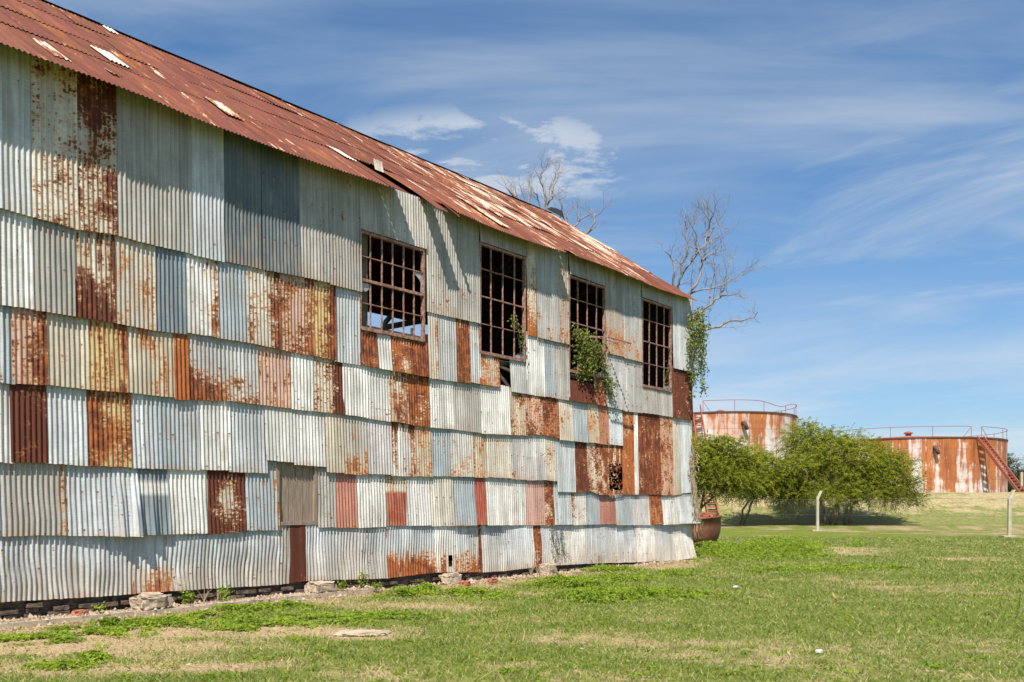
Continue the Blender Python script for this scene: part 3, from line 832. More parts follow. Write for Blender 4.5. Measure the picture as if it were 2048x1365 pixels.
# ------------------------------------------------------------------ ground
FP1, FP2 = ground_at(1635, 1062), ground_at(2018, 1074)
def zone_far(x, y):                     # beyond the fence line
    dx, dy = FP2.x-FP1.x, FP2.y-FP1.y
    return ((x-FP1.x)*dy - (y-FP1.y)*dx) < 0
DRY = [(60,1290,420,16,.75),(330,1262,330,12,.8),(180,1335,330,24,.5),(830,1208,170,8,.55),(640,1262,140,10,.5),(1230,1278,200,14,.6),(1450,1310,300,20,.42),
       (1650,1100,140,7,.85),(1030,1183,110,7,.55),(1780,1330,220,25,.3),(740,1270,70,7,1.1),(400,1335,240,10,.4),(1850,1180,160,9,.3),(1340,1130,60,6,.7),(1560,1250,160,8,.35),(1930,1115,90,5,.35),(980,1150,80,9,.6),(1050,1240,100,8,.35)]
def dryness(x, y):
    Y = max(y, 1.0); v = HZ + H*F/Y; u = 1024 + x*F/Y
    s, yl = to_local(x, y)
    d = .20 + .34*vnoise(x, y*1.6, .30, 1) + .36*vnoise(x, y*1.4, 1.1, 2) + .26*vnoise(x, y, 3.1, 3)
    if -9 < s < 22 and yl < 0: d += .62*math.exp(-((yl+.5)/.75)**2)
    if y > 3:
        for (a, b, ru, rv, k) in DRY: d += (k if a < 900 or b < 1150 else .65*k)*math.exp(-((u-a)/ru)**2-((v-b)/rv)**2)
    if zone_far(x, y) and y > 20: d += .24
    return d
def gz(x, y):
    return .03*vnoise(x, y, .22, 5) + .012*vnoise(x, y, 1.1, 6) if y < 70 else 0.0
ys = np.concatenate([np.linspace(-40, 6, 10), np.geomspace(6.4, 60, 150), np.geomspace(63, 3000, 40)])
fr_ = np.concatenate([np.linspace(-6, -1.0, 8), np.linspace(-.9, .9, 131), np.linspace(1.0, 6, 8)])
V, dr = [], []
for y in ys:
    wdt = max(abs(y), 10)*.72
    for q in fr_:
        x = q*wdt
        V.append((x, y, gz(x, y) - .03)); dr.append(dryness(x, y))
gd = np_mesh('ground', np.array(V), grid_faces(len(ys), len(fr_))[:, ::-1], M_GROUND, None, {'dry': np.array(dr)}, True)
tag(gd, kind='structure')

# bank the tanks stand on
xs = np.concatenate([np.linspace(-60, 130, 150)]); ym = np.concatenate([np.linspace(76, 94, 46), np.linspace(96, 175, 12)])
V = []
for x in xs:
    for y in ym:
        foot = 77.3 + .8*vnoise(x, 0, .08, 4); t = min(1, max(0, (y-foot)/(12.5))); t = t*t*(3-2*t)
        end = max(0, (y-155)/20)
        V.append((x, y, -.14 + 3.06*t*(1-end) + (.10*vnoise(x, y, .5, 8) + .05*vnoise(x, y, 1.4, 8))*min(1, t*4)*(1 - .9*min(1, max(0, (y-89)/3)))))
tag(np_mesh('bank', np.array(V), grid_faces(len(xs), len(ym)), M_MOUND, None, None, True), kind='structure')

# concrete apron strip along the wall
kb = MB(); s = -8.0; rk = random.Random(9); s_k = S(735)
while s < s_k:
    c = min(s+rk.uniform(1.1, 2.3), s_k); e = rk.uniform(-.02, .02); zt_ = .055+rk.uniform(-.012, .012)
    kb.box(s, c-.012, -.44+e, -.02, -.2, zt_)
    s = c
kerb = kb.build('kerb_strip', M_CONC, None); kerb.location = (P0[0], P0[1], 0); kerb.rotation_euler = (0, 0, ANG)
tag(kerb, kind='structure')

# ------------------------------------------------------------------ rubble at the wall foot
def rock(name, u, v, w, h, d, seed, mat, label, cat, group=None, flat=.0, rz=0.0, z=0.0):
    rk = random.Random(seed)
    p = ground_at(u, v, z)
    if label.startswith(('large pale', 'cracked conc', 'pale stone', 'squared conc', 'reddish brick')):
        q = to_world(S(u, .26), -.26); p = Vector((q[0], q[1], .05 if u < 700 else -.03))
    nu, nv = 40, 22
    vs = []
    for i in range(nv+1):
        th = math.pi*i/nv
        for j in range(nu):
            ph = 2*math.pi*j/nu
            q = Vector((math.sin(th)*math.cos(ph), math.sin(th)*math.sin(ph), math.cos(th)))
            e = .32
            b = Vector([math.copysign(abs(c)**e, c) if abs(c) > 1e-6 else 0 for c in q])
            b = b*.62 + q*.30
            nz_ = 1 + .30*mnoise.noise(q*1.9+Vector((seed, 0, 0))) + .14*mnoise.noise(q*5+Vector((seed, 3, 0))) + .06*mnoise.noise(q*13+Vector((seed, 3, 0)))
            b = b*nz_
            vs.append((b.x*w/2, b.y*d/2, max(-.05, b.z*h*.58 + h*.42)))
    fs = []
    for i in range(nv):
        for j in range(nu):
            j2 = (j+1) % nu
            fs.append((i*nu+j, (i+1)*nu+j, (i+1)*nu+j2, i*nu+j2))
    o = MB().add(vs, fs).build(name, mat, None)
    o.location = p; o.rotation_euler = (0, 0, ANG+rz)
    return tag(o, label=label, cat=cat, group=group)
G_R = 'concrete lumps at the foot of the iron wall'
rock('concrete_block', 303, 1216, .62, .25, .34, 1, M_RUBBLE, 'large pale broken concrete block below the sheet with an orange rusted foot', 'concrete', G_R)
rock('concrete_block', 643, 1185, .58, .22, .34, 2, M_RUBBLE, 'cracked concrete lump just past the dark rust strip at the wall foot', 'concrete', G_R)
rock('concrete_block', 902, 1168, .55, .24, .32, 3, M_RUBBLE, 'pale stone lump below the hole in the lowest iron sheet', 'concrete', G_R)
rock('concrete_block', 1096, 1152, .50, .27, .30, 4, M_RUBBLE, 'squared concrete lump by dry twigs, nearest to the far corner of the shed', 'concrete', G_R)
rock('concrete_slab', 725, 1268, .70, .035, .42, 5, M_CONC, 'flat pale concrete slab lying sunk in the lawn', 'slab', rz=-.75, z=-.02)
rock('brick_piece', 930, 1172, .30, .10, .16, 6, M_BRICKRED, 'broken reddish brick beside the pale stone lump below the hole', 'brick', 'loose bricks at the wall foot')
rock('brick_piece', 985, 1165, .26, .09, .14, 7, M_BRICKRED, 'broken reddish brick among dry twigs, farther from the stone lump', 'brick', 'loose bricks at the wall foot')
rock('brick_piece', 160, 1226, .22, .09, .12, 8, M_BRICKRED, 'reddish brick piece on the concrete strip under the pale blue sheets', 'brick', 'loose bricks at the wall foot')
rb = random.Random(44)
V, Q, T = [], [], []
for i in range(1100):
    s = rb.uniform(-1, 19.5); y = -rb.random()**1.6*.55 - .01
    x, yw = to_world(s, y); r = rb.uniform(.010, .045)*(1.6 if rb.random() < .12 else 1)
    a0 = rb.random()*6.28
    c = Vector((x, yw, gz(x, yw)+(.055 if s < s_k and y > -.44 else -.01)))
    b = len(V)
    for k in range(4):
        t = a0+k*1.57; V.append(c+Vector((math.cos(t)*r*rb.uniform(.6, 1.3), math.sin(t)*r*rb.uniform(.6, 1.3), -.01)))
    V.append(c+Vector((0, 0, r*rb.uniform(.6, 1.1))))
    for k in range(4): Q.append((b+k, b+(k+1) % 4, b+4))
tag(np_mesh('rubble_crumbs', np.array([tuple(q) for q in V]), np.array(Q), M_RUBBLE), label='crumbled mortar and grit along the wall foot', cat='rubble', kind='stuff')
rock('litter_scrap', 1638, 1305, .09, .03, .07, 11, M_WHITE, 'small white paper scrap on the open lawn towards the front', 'litter', 'white scraps on the grass')
rock('litter_scrap', 1472, 1175, .16, .03, .08, 12, M_WHITE, 'white plastic scrap on the grass just past the bright weed strip', 'litter', 'white scraps on the grass')
rock('litter_scrap', 592, 1207, .08, .03, .06, 13, M_WHITE, 'tiny white scrap on the verge below the cracked concrete lump', 'litter', 'white scraps on the grass')
st_ = MB(); p = ground_at(1476, 1104); st_.tube([p+Vector((-.1, 0, .30)), p+Vector((.06, 0, .40)), p+Vector((.14, 0, .50))], [.022, .02, .012], 6)
tag(st_.build('stick', M_PALEBARK), label='short pale stick lying on the bright green weeds', cat='stick')

# ------------------------------------------------------------------ leaf scatter
def leaf_quads(C, Dv, Nv, L, Wd):
    """rhombic leaves: centre C, long axis Dv, normal Nv, lengths L, widths Wd -> vertices and quads"""
    Dv = Dv/np.linalg.norm(Dv, axis=1, keepdims=True)
    X = np.cross(Dv, Nv); X /= np.linalg.norm(X, axis=1, keepdims=True)+1e-9
    L = L[:, None]; Wd = Wd[:, None]
    V = np.stack([C-Dv*L*.5, C+X*Wd*.5-Dv*L*.05, C+Dv*L*.5, C-X*Wd*.5-Dv*L*.05], 1).reshape(-1, 3)
    Q = np.arange(len(C)*4).reshape(-1, 4)
    return V, Q
def rnd_dir(n): 
    v = NR.normal(size=(n, 3)); return v/np.linalg.norm(v, axis=1, keepdims=True)

# grass
N = 300000
Y = np.exp(NR.uniform(math.log(7.2), math.log(48), N)); X = NR.uniform(-1, 1, N)*(Y*.64+2.5)
rel = np.stack([X-P0[0], Y-P0[1]], 1); sl = rel@D; yl = rel@INW
ok = ~((yl > -.42) & (sl < S_END+.1)) 
X, Y = X[ok], Y[ok]; N = len(X)
dn = np.array([dryness(a, b) for a, b in zip(X, Y)])
ok = NR.random(N) > np.clip((dn-.45)*1.3, 0, .88)
X, Y, dn = X[ok], Y[ok], dn[ok]; N = len(X)
Z = np.array([gz(a, b) for a, b in zip(X, Y)])-.032
hgt = (.022+.030*NR.random(N))*(1+.012*Y)*(1+.5*np.clip(.3-dn, 0, 1))*np.where(NR.random(N) < .025, 2.4, 1); wd = .0035*(Y/8)**.95+.002
a = NR.uniform(0, 6.283, N); ln = NR.normal(size=(N, 2))*.9
B = np.stack([X, Y, Z], 1); sx = np.stack([np.cos(a), np.sin(a), 0*a], 1)*wd[:, None]
tip = B + np.stack([ln[:, 0]*hgt, ln[:, 1]*hgt, hgt], 1)
V = np.stack([B-sx, B+sx, tip], 1).reshape(-1, 3); Q = np.arange(3*N).reshape(-1, 3)
tn = np.clip(NR.normal(.18, .16, N) + np.clip(dn-.12, 0, 1)*.75 + (NR.random(N) < .17)*.5, 0, 1)
tag(np_mesh('lawn_grass', V, Q, M_BLADE, None, {'tint': np.repeat(tn, 3)}), label='short patchy green and straw grass', cat='grass', kind='stuff')

# dead leaves and straw
N = 26000
Y = np.exp(NR.uniform(math.log(7.5), math.log(34), N)); X = NR.uniform(-.62, .62, N)*Y
sw = NR.uniform(-1.5, 19.5, 9000); yw_ = -np.abs(NR.normal(0, .55, 9000))-.07
X[:9000] = P0[0]+D[0]*sw+INW[0]*yw_; Y[:9000] = P0[1]+D[1]*sw+INW[1]*yw_
dn = np.array([dryness(a, b) for a, b in zip(X, Y)])
rel = np.stack([X-P0[0], Y-P0[1]], 1); sl = rel@D; yl = rel@INW
ok = (NR.random(N) < np.clip((dn-.30)*1.5, .03, 1)) & ~((yl > -.06) & (sl < S_END))
X, Y, yl, sl = X[ok], Y[ok], yl[ok], sl[ok]; N = len(X)
C = np.stack([X, Y, np.array([gz(a, b) for a, b in zip(X, Y)])-.012+NR.random(N)*.015+np.where((yl > -.44) & (sl < s_k), .075, 0)], 1)
nv = rnd_dir(N)*.45+np.array([0, 0, 1]); dv = rnd_dir(N)*np.array([1, 1, .25])
V, Q = leaf_quads(C, dv, nv, NR.uniform(.025, .085, N), NR.uniform(.006, .034, N))
tag(np_mesh('leaf_litter', V, Q, M_LITTER, None, {'tint': np.repeat(NR.random(N), 4)}), label='dead leaves and straw strewn on the verge', cat='leaf litter', kind='stuff')

# broadleaf weeds: patches given by ground survey (u, v, ru, rv, height, leaves)
def weed_patch(name, spots, label, leaf=(.022, .05), seed=0):
    Cs = []; 
    for (u, v, ru, rv, hh, n) in list(spots) + [(a, b, c*1.5, d*1.5, e*.45, int(f*.3)) for (a, b, c, d, e, f) in spots]:
        k = 0; out = []
        while len(out) < n and k < n*6:
            k += 1
            q = NR.normal(size=2)*.52
            r2 = q@q
            uu, vv = u+q[0]*ru, v+q[1]*rv
            if vv < HZ+35: continue
            p = ground_at(uu, vv)
            cl = vnoise(p.x, p.y, 2.4, 20+seed)+.6*vnoise(p.x, p.y, 6.0, 21+seed)
            if cl < -.22+r2*.25: continue
            s, y = to_local(p.x, p.y)
            if y > -.30 and s < S_END: continue
            top = hh*max(.12, (1-r2*.55))*(.75+.7*cl)
            out.append((p.x, p.y, gz(p.x, p.y)-.02+max(.01, top)*math.sqrt(NR.random())))
        Cs += out
    C = np.array(Cs); N = len(C)
    dist = C[:, 1]
    nv = rnd_dir(N)*.75+np.array([0, -.25, 1]); dv = rnd_dir(N)*np.array([1, 1, .4])
    L = NR.uniform(leaf[0], leaf[1], N)*(1+.028*dist)
    V, Q = leaf_quads(C, dv, nv, L, L*NR.uniform(.45, .8, N))
    t = np.clip(NR.normal(.5, .25, N)+np.array([.5*vnoise(a, b, 1.7, 50) for a, b in C[:, :2]]), 0, 1)
    return tag(np_mesh(name, V, Q, M_LEAF_WEED, None, {'tint': np.repeat(t, 4)}), label=label, cat='weeds', kind='stuff')
weed_patch('weed_mat', [(1430,1104,70,15,.34,6000),(1560,1098,95,16,.40,9000),(1500,1110,140,14,.20,5000),(1620,1104,40,8,.2,1200)], 'bright green weeds heaped beside the rusty cauldron', seed=1)
weed_patch('weed_mat', [(1660,1137,130,6,.10,2600),(1540,1138,50,5,.1,900),(1790,1135,40,4,.08,400),(1713,1088,14,6,.22,350)], 'low bright green weeds strung across the open lawn', seed=2)
weed_patch('weed_mat', [(1140,1165,75,9,.16,3600),(1250,1187,130,12,.15,6500),(1390,1188,50,6,.10,1100),(1190,1196,60,7,.12,1800),(1250,1157,70,8,.10,1500),(1200,1139,80,5,.14,1400),(1360,1146,60,6,.09,900)], 'bright green weeds in bands before the far half of the shed', seed=3)
weed_patch('weed_mat', [(60,1276,90,8,.06,1700),(190,1262,110,8,.07,2300),(330,1246,110,8,.08,2400),(440,1232,80,7,.08,1600),(480,1217,50,6,.1,1200),(215,1252,30,6,.16,700),(560,1212,50,7,.11,1400)], 'bright green weeds fringing the concrete strip', seed=4)
weed_patch('weed_mat', [(540,1247,90,9,.06,1900),(650,1238,110,9,.06,2300),(770,1232,90,8,.05,1500),(480,1258,60,6,.06,900),(180,1315,40,7,.09,1100),(120,1330,60,7,.06,800)], 'bright green weeds in a broken band on the front lawn', seed=5)
weed_patch('weed_mat', [(815,1187,50,8,.15,1500),(935,1183,70,7,.10,1900),(850,1180,30,8,.14,700),(985,1190,40,5,.07,500)], 'bright green weeds tufted before the middle of the shed', seed=6)
sp = []
for i in range(120):
    u = R.uniform(-20, 2068); v = 1150+215*R.random()**.7
    sp.append((u, v, R.uniform(14, 38), R.uniform(3, 8), R.uniform(.02, .045), int(R.uniform(20, 90))))
weed_patch('clover_sprigs', sp, 'scattered clover sprigs in the lawn', (.016, .032), seed=7)

# saplings and dry stems along the footing
def sapling(u, v, h, n, seed, label, dry=False):
    rk = random.Random(seed); p = ground_at(u, v, .03)
    root = empty('weed_plant', p, 0, label=label, cat='weed', group='small weeds rooted along the footing')
    st = MB(); tips = []
    for k in range(n):
        a = rk.uniform(0, 6.28); ln = rk.uniform(.2, .55)
        pts = [Vector((0, 0, -.03))]
        for j in range(1, 5):
            t = j/4; pts.append(Vector((math.cos(a)*ln*h*t*t, math.sin(a)*ln*h*t*t*.6, h*t*rk.uniform(.8, 1.0))))
        st.tube(pts, [.006, .005, .004, .003, .002], 4); tips.append(pts)
    st.build('stem', M_TWIG if dry else M_BARK, root)
    if not dry:
        C = []
        for pts in tips:
            for j in range(26):
                t = rk.uniform(.25, 1)*(len(pts)-1); i = min(int(t), len(pts)-2); q = pts[i].lerp(pts[i+1], t-i)
                C.append(q+Vector((rk.gauss(0, .045), rk.gauss(0, .045), rk.gauss(0, .03))))
        C = np.array([tuple(q) for q in C]); N = len(C)
        V, Q = leaf_quads(C, rnd_dir(N), rnd_dir(N)+np.array([0, -.5, .9]), NR.uniform(.03, .075, N), NR.uniform(.02, .04, N))
        np_mesh('leaves', V, Q, M_LEAF_WEED, root, {'tint': np.repeat(NR.random(N), 4)})
sapling(375, 1212, .22, 4, 1, 'small leafy weed just past the large pale concrete block')
sapling(450, 1206, .28, 4, 2, 'small leafy weed by bare twigs between two concrete lumps')
sapling(682, 1186, .24, 3, 3, 'small leafy weed close beside the cracked concrete lump')
sapling(722, 1181, .34, 4, 4, 'tallest dark leafed weed standing against the brick footing')
sapling(752, 1182, .16, 3, 5, 'low weed next to the tallest dark leafed weed')
sapling(200, 1232, .18, 2, 6, 'sparse yellowish weed sprig before the rusted sheet foot on the concrete strip')
sapling(1128, 1137, .42, 5, 7, 'leafy weed climbing from the foot of the wall under the dry creeper')
sapling(1150, 1136, .40, 4, 8, 'leafy weed beside the dry creeper, nearer the far corner')
sapling(70, 1236, .30, 4, 9, 'dry leaning stems on the concrete strip nearest the camera', True)
sapling(180, 1226, .32, 4, 10, 'thin bare stems leaning before the pale blue sheets', True)
sapling(222, 1224, .30, 5, 11, 'cluster of bare pale stems short of the large concrete block', True)
sapling(408, 1210, .30, 5, 12, 'bare forked stems just past the leafy weed by the large block', True)
sapling(435, 1208, .28, 3, 13, 'single bare slanting stem between two leafy weeds', True)
sapling(1062, 1155, .34, 14, 14, 'dense tangle of dry twigs beside the squared concrete lump', True)
sapling(1075, 1152, .30, 10, 15, 'dry twig bundle leaning on the squared concrete lump', True)

# ------------------------------------------------------------------ creepers
def creeper(name, label, strands, mat_stem, nleaf, leafsz, spread, parent_dir=None, tintm=.5, hang=.0, stem_r=.008):
    """strands: lists of world points"""
    base = strands[0][0]
    root = empty(name, base, 0, label=label, cat='creeper', group='creepers on the shed')
    st = MB(); C = []
    for pts in strands:
        pts = [Vector(p)-Vector(base) for p in pts]
        fine = []
        for i in range(len(pts)-1):
            for k in range(4):
                q = pts[i].lerp(pts[i+1], k/4)
                fine.append(q+Vector((R.gauss(0, .015), R.gauss(0, .015), R.gauss(0, .01))))
        fine.append(pts[-1])
        st.tube(fine, [stem_r*(1-.6*i/len(fine)) for i in range(len(fine))], 4)
        for _ in range(nleaf):
            t = R.random()**.8*(len(fine)-1); i = min(int(t), len(fine)-2); q = fine[i].lerp(fine[i+1], t-i)
            sp_ = spread*(1-.45*t/len(fine))
            C.append(q+Vector((R.gauss(0, sp_), R.gauss(0, sp_*.8), R.gauss(0, sp_)-abs(R.gauss(0, hang)))))
    st.build('stem', mat_stem, root)
    if nleaf:
        C = np.array([tuple(q) for q in C]); N = len(C)
        V, Q = leaf_quads(C, rnd_dir(N)+np.array([0, 0, -.6]), rnd_dir(N)+np.array([.0, -.9, .6]), NR.uniform(leafsz*.6, leafsz*1.3, N), NR.uniform(leafsz*.4, leafsz*.8, N))
        np_mesh('leaves', V, Q, M_LEAF_IVY, root, {'tint': np.repeat(np.clip(NR.normal(tintm, .28, N), 0, 1), 4)})
    return root
def on_wall(u, v, off):                   # a point 'off' metres in front of the wall
    s = S(u, off); x, y = to_world(s, -off); return Vector((x, y, wz(u, v, off)))
# over the corner
strs = []
for k in range(17):
    u = 1383+R.uniform(0, 24); v0 = 612+R.uniform(-4, 45); v1 = R.uniform(640, 800)
    x = R.uniform(0, .3)
    pts = [on_wall(u, v0, .1+x)]
    n = 4
    for j in range(1, n+1):
        pts.append(on_wall(u+R.uniform(-4, 6)*j/2-(4 if v1 > 750 else 0)*j/4, v0+(v1-v0)*j/n, .1+x))
    strs.append(pts)
creeper('hanging_creeper', 'green creeper hanging in a long tail from the far eave corner', strs, M_BARK, 120, .085, .11, hang=.05)
strs = []
for k in range(19):
    u = R.uniform(1139, 1204); v1 = 650+ (u-1140)*.95*R.uniform(.5, 1.0)
    pts = [on_wall(R.uniform(1150, 1195), R.uniform(735, 765), .05)]
    for j in range(1, 4): pts.append(on_wall(pts and u*(j/3)+1170*(1-j/3)+R.uniform(-5, 5), 750+(v1-750)*j/3, .06+.16*R.random()))
    strs.append(pts)
for k in range(4):
    u = 1206+R.uniform(-4, 6)
    strs.append([on_wall(1200, 700, .12), on_wall(u, 730+R.uniform(-8, 8), .16), on_wall(u+6, 765, .14), on_wall(u+R.uniform(8, 24), 790+R.uniform(-15, 12), .12)])
creeper('window_creeper', 'dense green creeper spilling out of the third window', strs, M_BARK, 95, .075, .13)
strs = [[on_wall(1042, 722, .03), on_wall(1040, 690, .04), on_wall(1036, 655, .06), on_wall(1030, 620, .05)], [on_wall(1044, 722, .03), on_wall(1046, 690, .03), on_wall(1043, 660, .05)], [on_wall(1036, 655, .06), on_wall(1028, 648, .10), on_wall(1024, 640, .10)]]
creeper('window_creeper', 'thin green creeper climbing one jamb of the second window', strs, M_BARK, 34, .07, .08)
strs = [[on_wall(1337, 780, .05), on_wall(1334, 750, .06), on_wall(1338, 715, .05), on_wall(1341, 690, .04)], [on_wall(1335, 782, .05), on_wall(1331, 762, .06), on_wall(1335, 735, .05)]]
creeper('window_creeper', 'sparse brownish creeper inside the jamb of the fourth window', strs, M_BARK, 26, .05, .05, tintm=.75)
strs = []
for k in range(16):
    u = R.uniform(1381, 1390); strs.append([on_wall(u, R.uniform(870, 950), .1), on_wall(u+R.uniform(0, 8), 985, .16), on_wall(u+R.uniform(2, 16), 1025, .22), on_wall(u+R.uniform(4, 22), R.uniform(1035, 1078), .25)])
for k in range(7):
    c = on_wall(1386+R.uniform(-2, 6), 935+R.uniform(-22, 22), .15)
    strs.append([c+Vector((math.cos(q)*.14, .1*math.sin(q*2), math.sin(q)*.2)) for q in np.linspace(0, 5, 7)])
creeper('dead_creeper', 'tangle of bare straw coloured vines hanging at the far corner', strs, M_TWIG, 6, .05, .06, tintm=.9, stem_r=.012)
strs = []
for k in range(12):
    u = R.uniform(1100, 1125); strs.append([on_wall(u, R.uniform(1052, 1065), .06), on_wall(u+R.uniform(-2, 8), 1080, .08), on_wall(u+R.uniform(0, 14), 1102, .08), on_wall(u+R.uniform(4, 22), R.uniform(1112, 1134), .09)])
creeper('dead_creeper', 'dry brown creeper clinging low on the bottom sheets', strs, M_DARKWOOD, 10, .04, .05, tintm=.8, stem_r=.006)

# ------------------------------------------------------------------ bare trees
def twigs(mb, p, d, L, r, depth, rk, up=.25):
    pts = [p]; q = p.copy(); dd = d.copy()
    n = 4
    for i in range(n):
        dd = (dd + Vector((rk.gauss(0, .22), rk.gauss(0, .22), rk.gauss(0, .18)+up*.25))).normalized()
        q = q + dd*(L/n); pts.append(q.copy())
    mb.tube(pts, [r*(1-.6*i/n) for i in range(n+1)], 4, False)
    if depth > 0:
        for i in range(1, n+1):
            for _ in range(1 if rk.random() < .8 else 2):
                a = Vector((rk.gauss(0, 1), rk.gauss(0, 1), rk.gauss(0, .8))).normalized()
                nd = (dd*.8 + a*.75 + Vector((0, 0, up*.5))).normalized()
                twigs(mb, pts[i], nd, L*rk.uniform(.45, .72), r*.55, depth-1, rk, up)
def bare_tree(label, base, limbs, Y, zoom, thick, seed, fork, every=.75):
    rk = random.Random(seed)
    root = empty('bare_tree', base, 0, label=label, cat='tree', group='leafless trees behind the shed')
    B = Vector(base)
    tk = MB(); tp = at(fork[0], fork[1], Y)-B
    tk.tube([Vector((0, 0, -.2)), Vector((.06, .05, tp.z*.35)), Vector((tp.x*.5-.08, tp.y*.5, tp.z*.7)), tp], [thick*2.6, thick*2.2, thick*1.9, thick*1.6], 9)
    tk.build('trunk', M_PALEBARK, root, True)
    cr = MB()
    ox, oy, sc = zoom
    for li, (start, pl_) in enumerate(limbs):
        dep = rk.uniform(-.9, .9); pts = []
        n = len(pl_)
        for i, (x, y) in enumerate(pl_):
            u, v = ox+x/sc, oy+y/sc
            pts.append(at(u, v, Y+dep*(i/n)+rk.uniform(-.12, .12))-B)
        if start == 'fork': pts.insert(0, tp.copy())
        fine = []
        for i in range(len(pts)-1):
            for k in range(3): fine.append(pts[i].lerp(pts[i+1], k/3)+Vector([rk.gauss(0, .02) for _ in range(3)]))
        fine.append(pts[-1])
        r0 = thick*(1.1 if start == 'fork' else .62); m_ = len(fine)
        cr.tube(fine, [max(.009, r0*(1-.85*i/m_)) for i in range(m_)], 6, False)
        for i in range(3 if start != 'fork' else 4, m_):
            if rk.random() < every:
                d = (fine[i]-fine[i-1]).normalized(); a = Vector((rk.gauss(0, 1), rk.gauss(0, 1), rk.gauss(0, .7))).normalized()
                twigs(cr, fine[i], (d*.6+a*.8+Vector((0, 0, .25))).normalized(), rk.uniform(.4, .85), .011*(1-.3*i/m_), 2 if rk.random() < .35 else 1, rk)
    cr.build('branches', M_PALEBARK, root, True)
Lr = [('fork', [(820,950),(880,850),(915,750),(930,650),(945,560),(950,480),(980,370),(995,300),(955,200),(940,100)]),
 ('fork', [(700,890),(740,790),(740,680),(790,600),(800,480),(770,400),(780,280),(800,220)]),
 ('', [(740,790),(830,650),(940,520),(1060,440),(1120,400),(1080,290)]), ('', [(830,650),(875,540),(880,430),(840,330),(850,250)]),
 ('fork', [(660,860),(680,700),(650,610),(590,560)]), ('', [(820,945),(920,910),(1070,880),(1200,830),(1330,720)]),
 ('fork', [(900,1130),(1000,1050),(1080,980),(1130,880),(1150,760),(1180,630)]), ('fork', [(950,1270),(1090,1250),(1160,1200),(1280,1190),(1400,1160),(1440,1110)]),
 ('', [(1000,1050),(1010,880),(1040,760),(1050,680)]), ('', [(945,640),(990,590),(1070,560),(1150,550)]), ('', [(880,520),(910,580),(940,640)]), ('', [(950,480),(1040,350),(1070,280)]), ('', [(990,300),(1030,230),(1045,170)]), ('', [(1080,980),(1170,955),(1240,945)])]
bare_tree('tall leafless grey tree rising past the far eave corner', (6.35, 33.2, 0), Lr, 33.0, (1200, 380, 4.55), .055, 3, (1384, 640))
Ll = [('fork', [(690,890),(690,680),(650,560),(610,460),(630,360),(640,290),(630,200)]), ('', [(630,350),(680,290),(720,230)]), ('', [(610,450),(530,320),(490,260)]),
 ('fork', [(690,880),(790,740),(810,600),(840,500),(890,400),(905,330)]), ('', [(720,820),(750,600),(830,460),(850,330)]), ('fork', [(430,800),(440,700),(480,600),(440,480),(430,390)]),
 ('fork', [(600,870),(570,700),(500,640)]), ('', [(800,720),(880,660),(970,600)]), ('fork', [(900,1030),(940,960),(940,840),(880,740)]), ('fork', [(1060,1160),(1010,1020),(1060,920),(1130,850)]),
 ('fork', [(1130,1180),(1210,1060),(1390,970),(1320,900)]), ('', [(1210,1060),(1170,920),(1130,830)]), ('fork', [(1310,1280),(1420,1120),(1440,1010),(1540,940),(1570,860)]), ('', [(1440,1010),(1390,890)]), ('', [(1330,1260),(1420,1200),(1500,1150)]),
 ('fork', [(180,680),(150,640),(100,570),(80,520)]), ('fork', [(260,720),(190,640),(215,560)]), ('', [(260,720),(240,640)]), ('fork', [(380,780),(340,660),(310,560)]), ('', [(900,760),(1000,700),(980,640)])]
b_ = at(1100, 560, 46)
bare_tree('leafless tree showing only its crown above the shed ridge', (b_.x, b_.y, 0), Ll, 46.0, (1000, 300, 7.583), .055, 8, (1110, 500), .6)

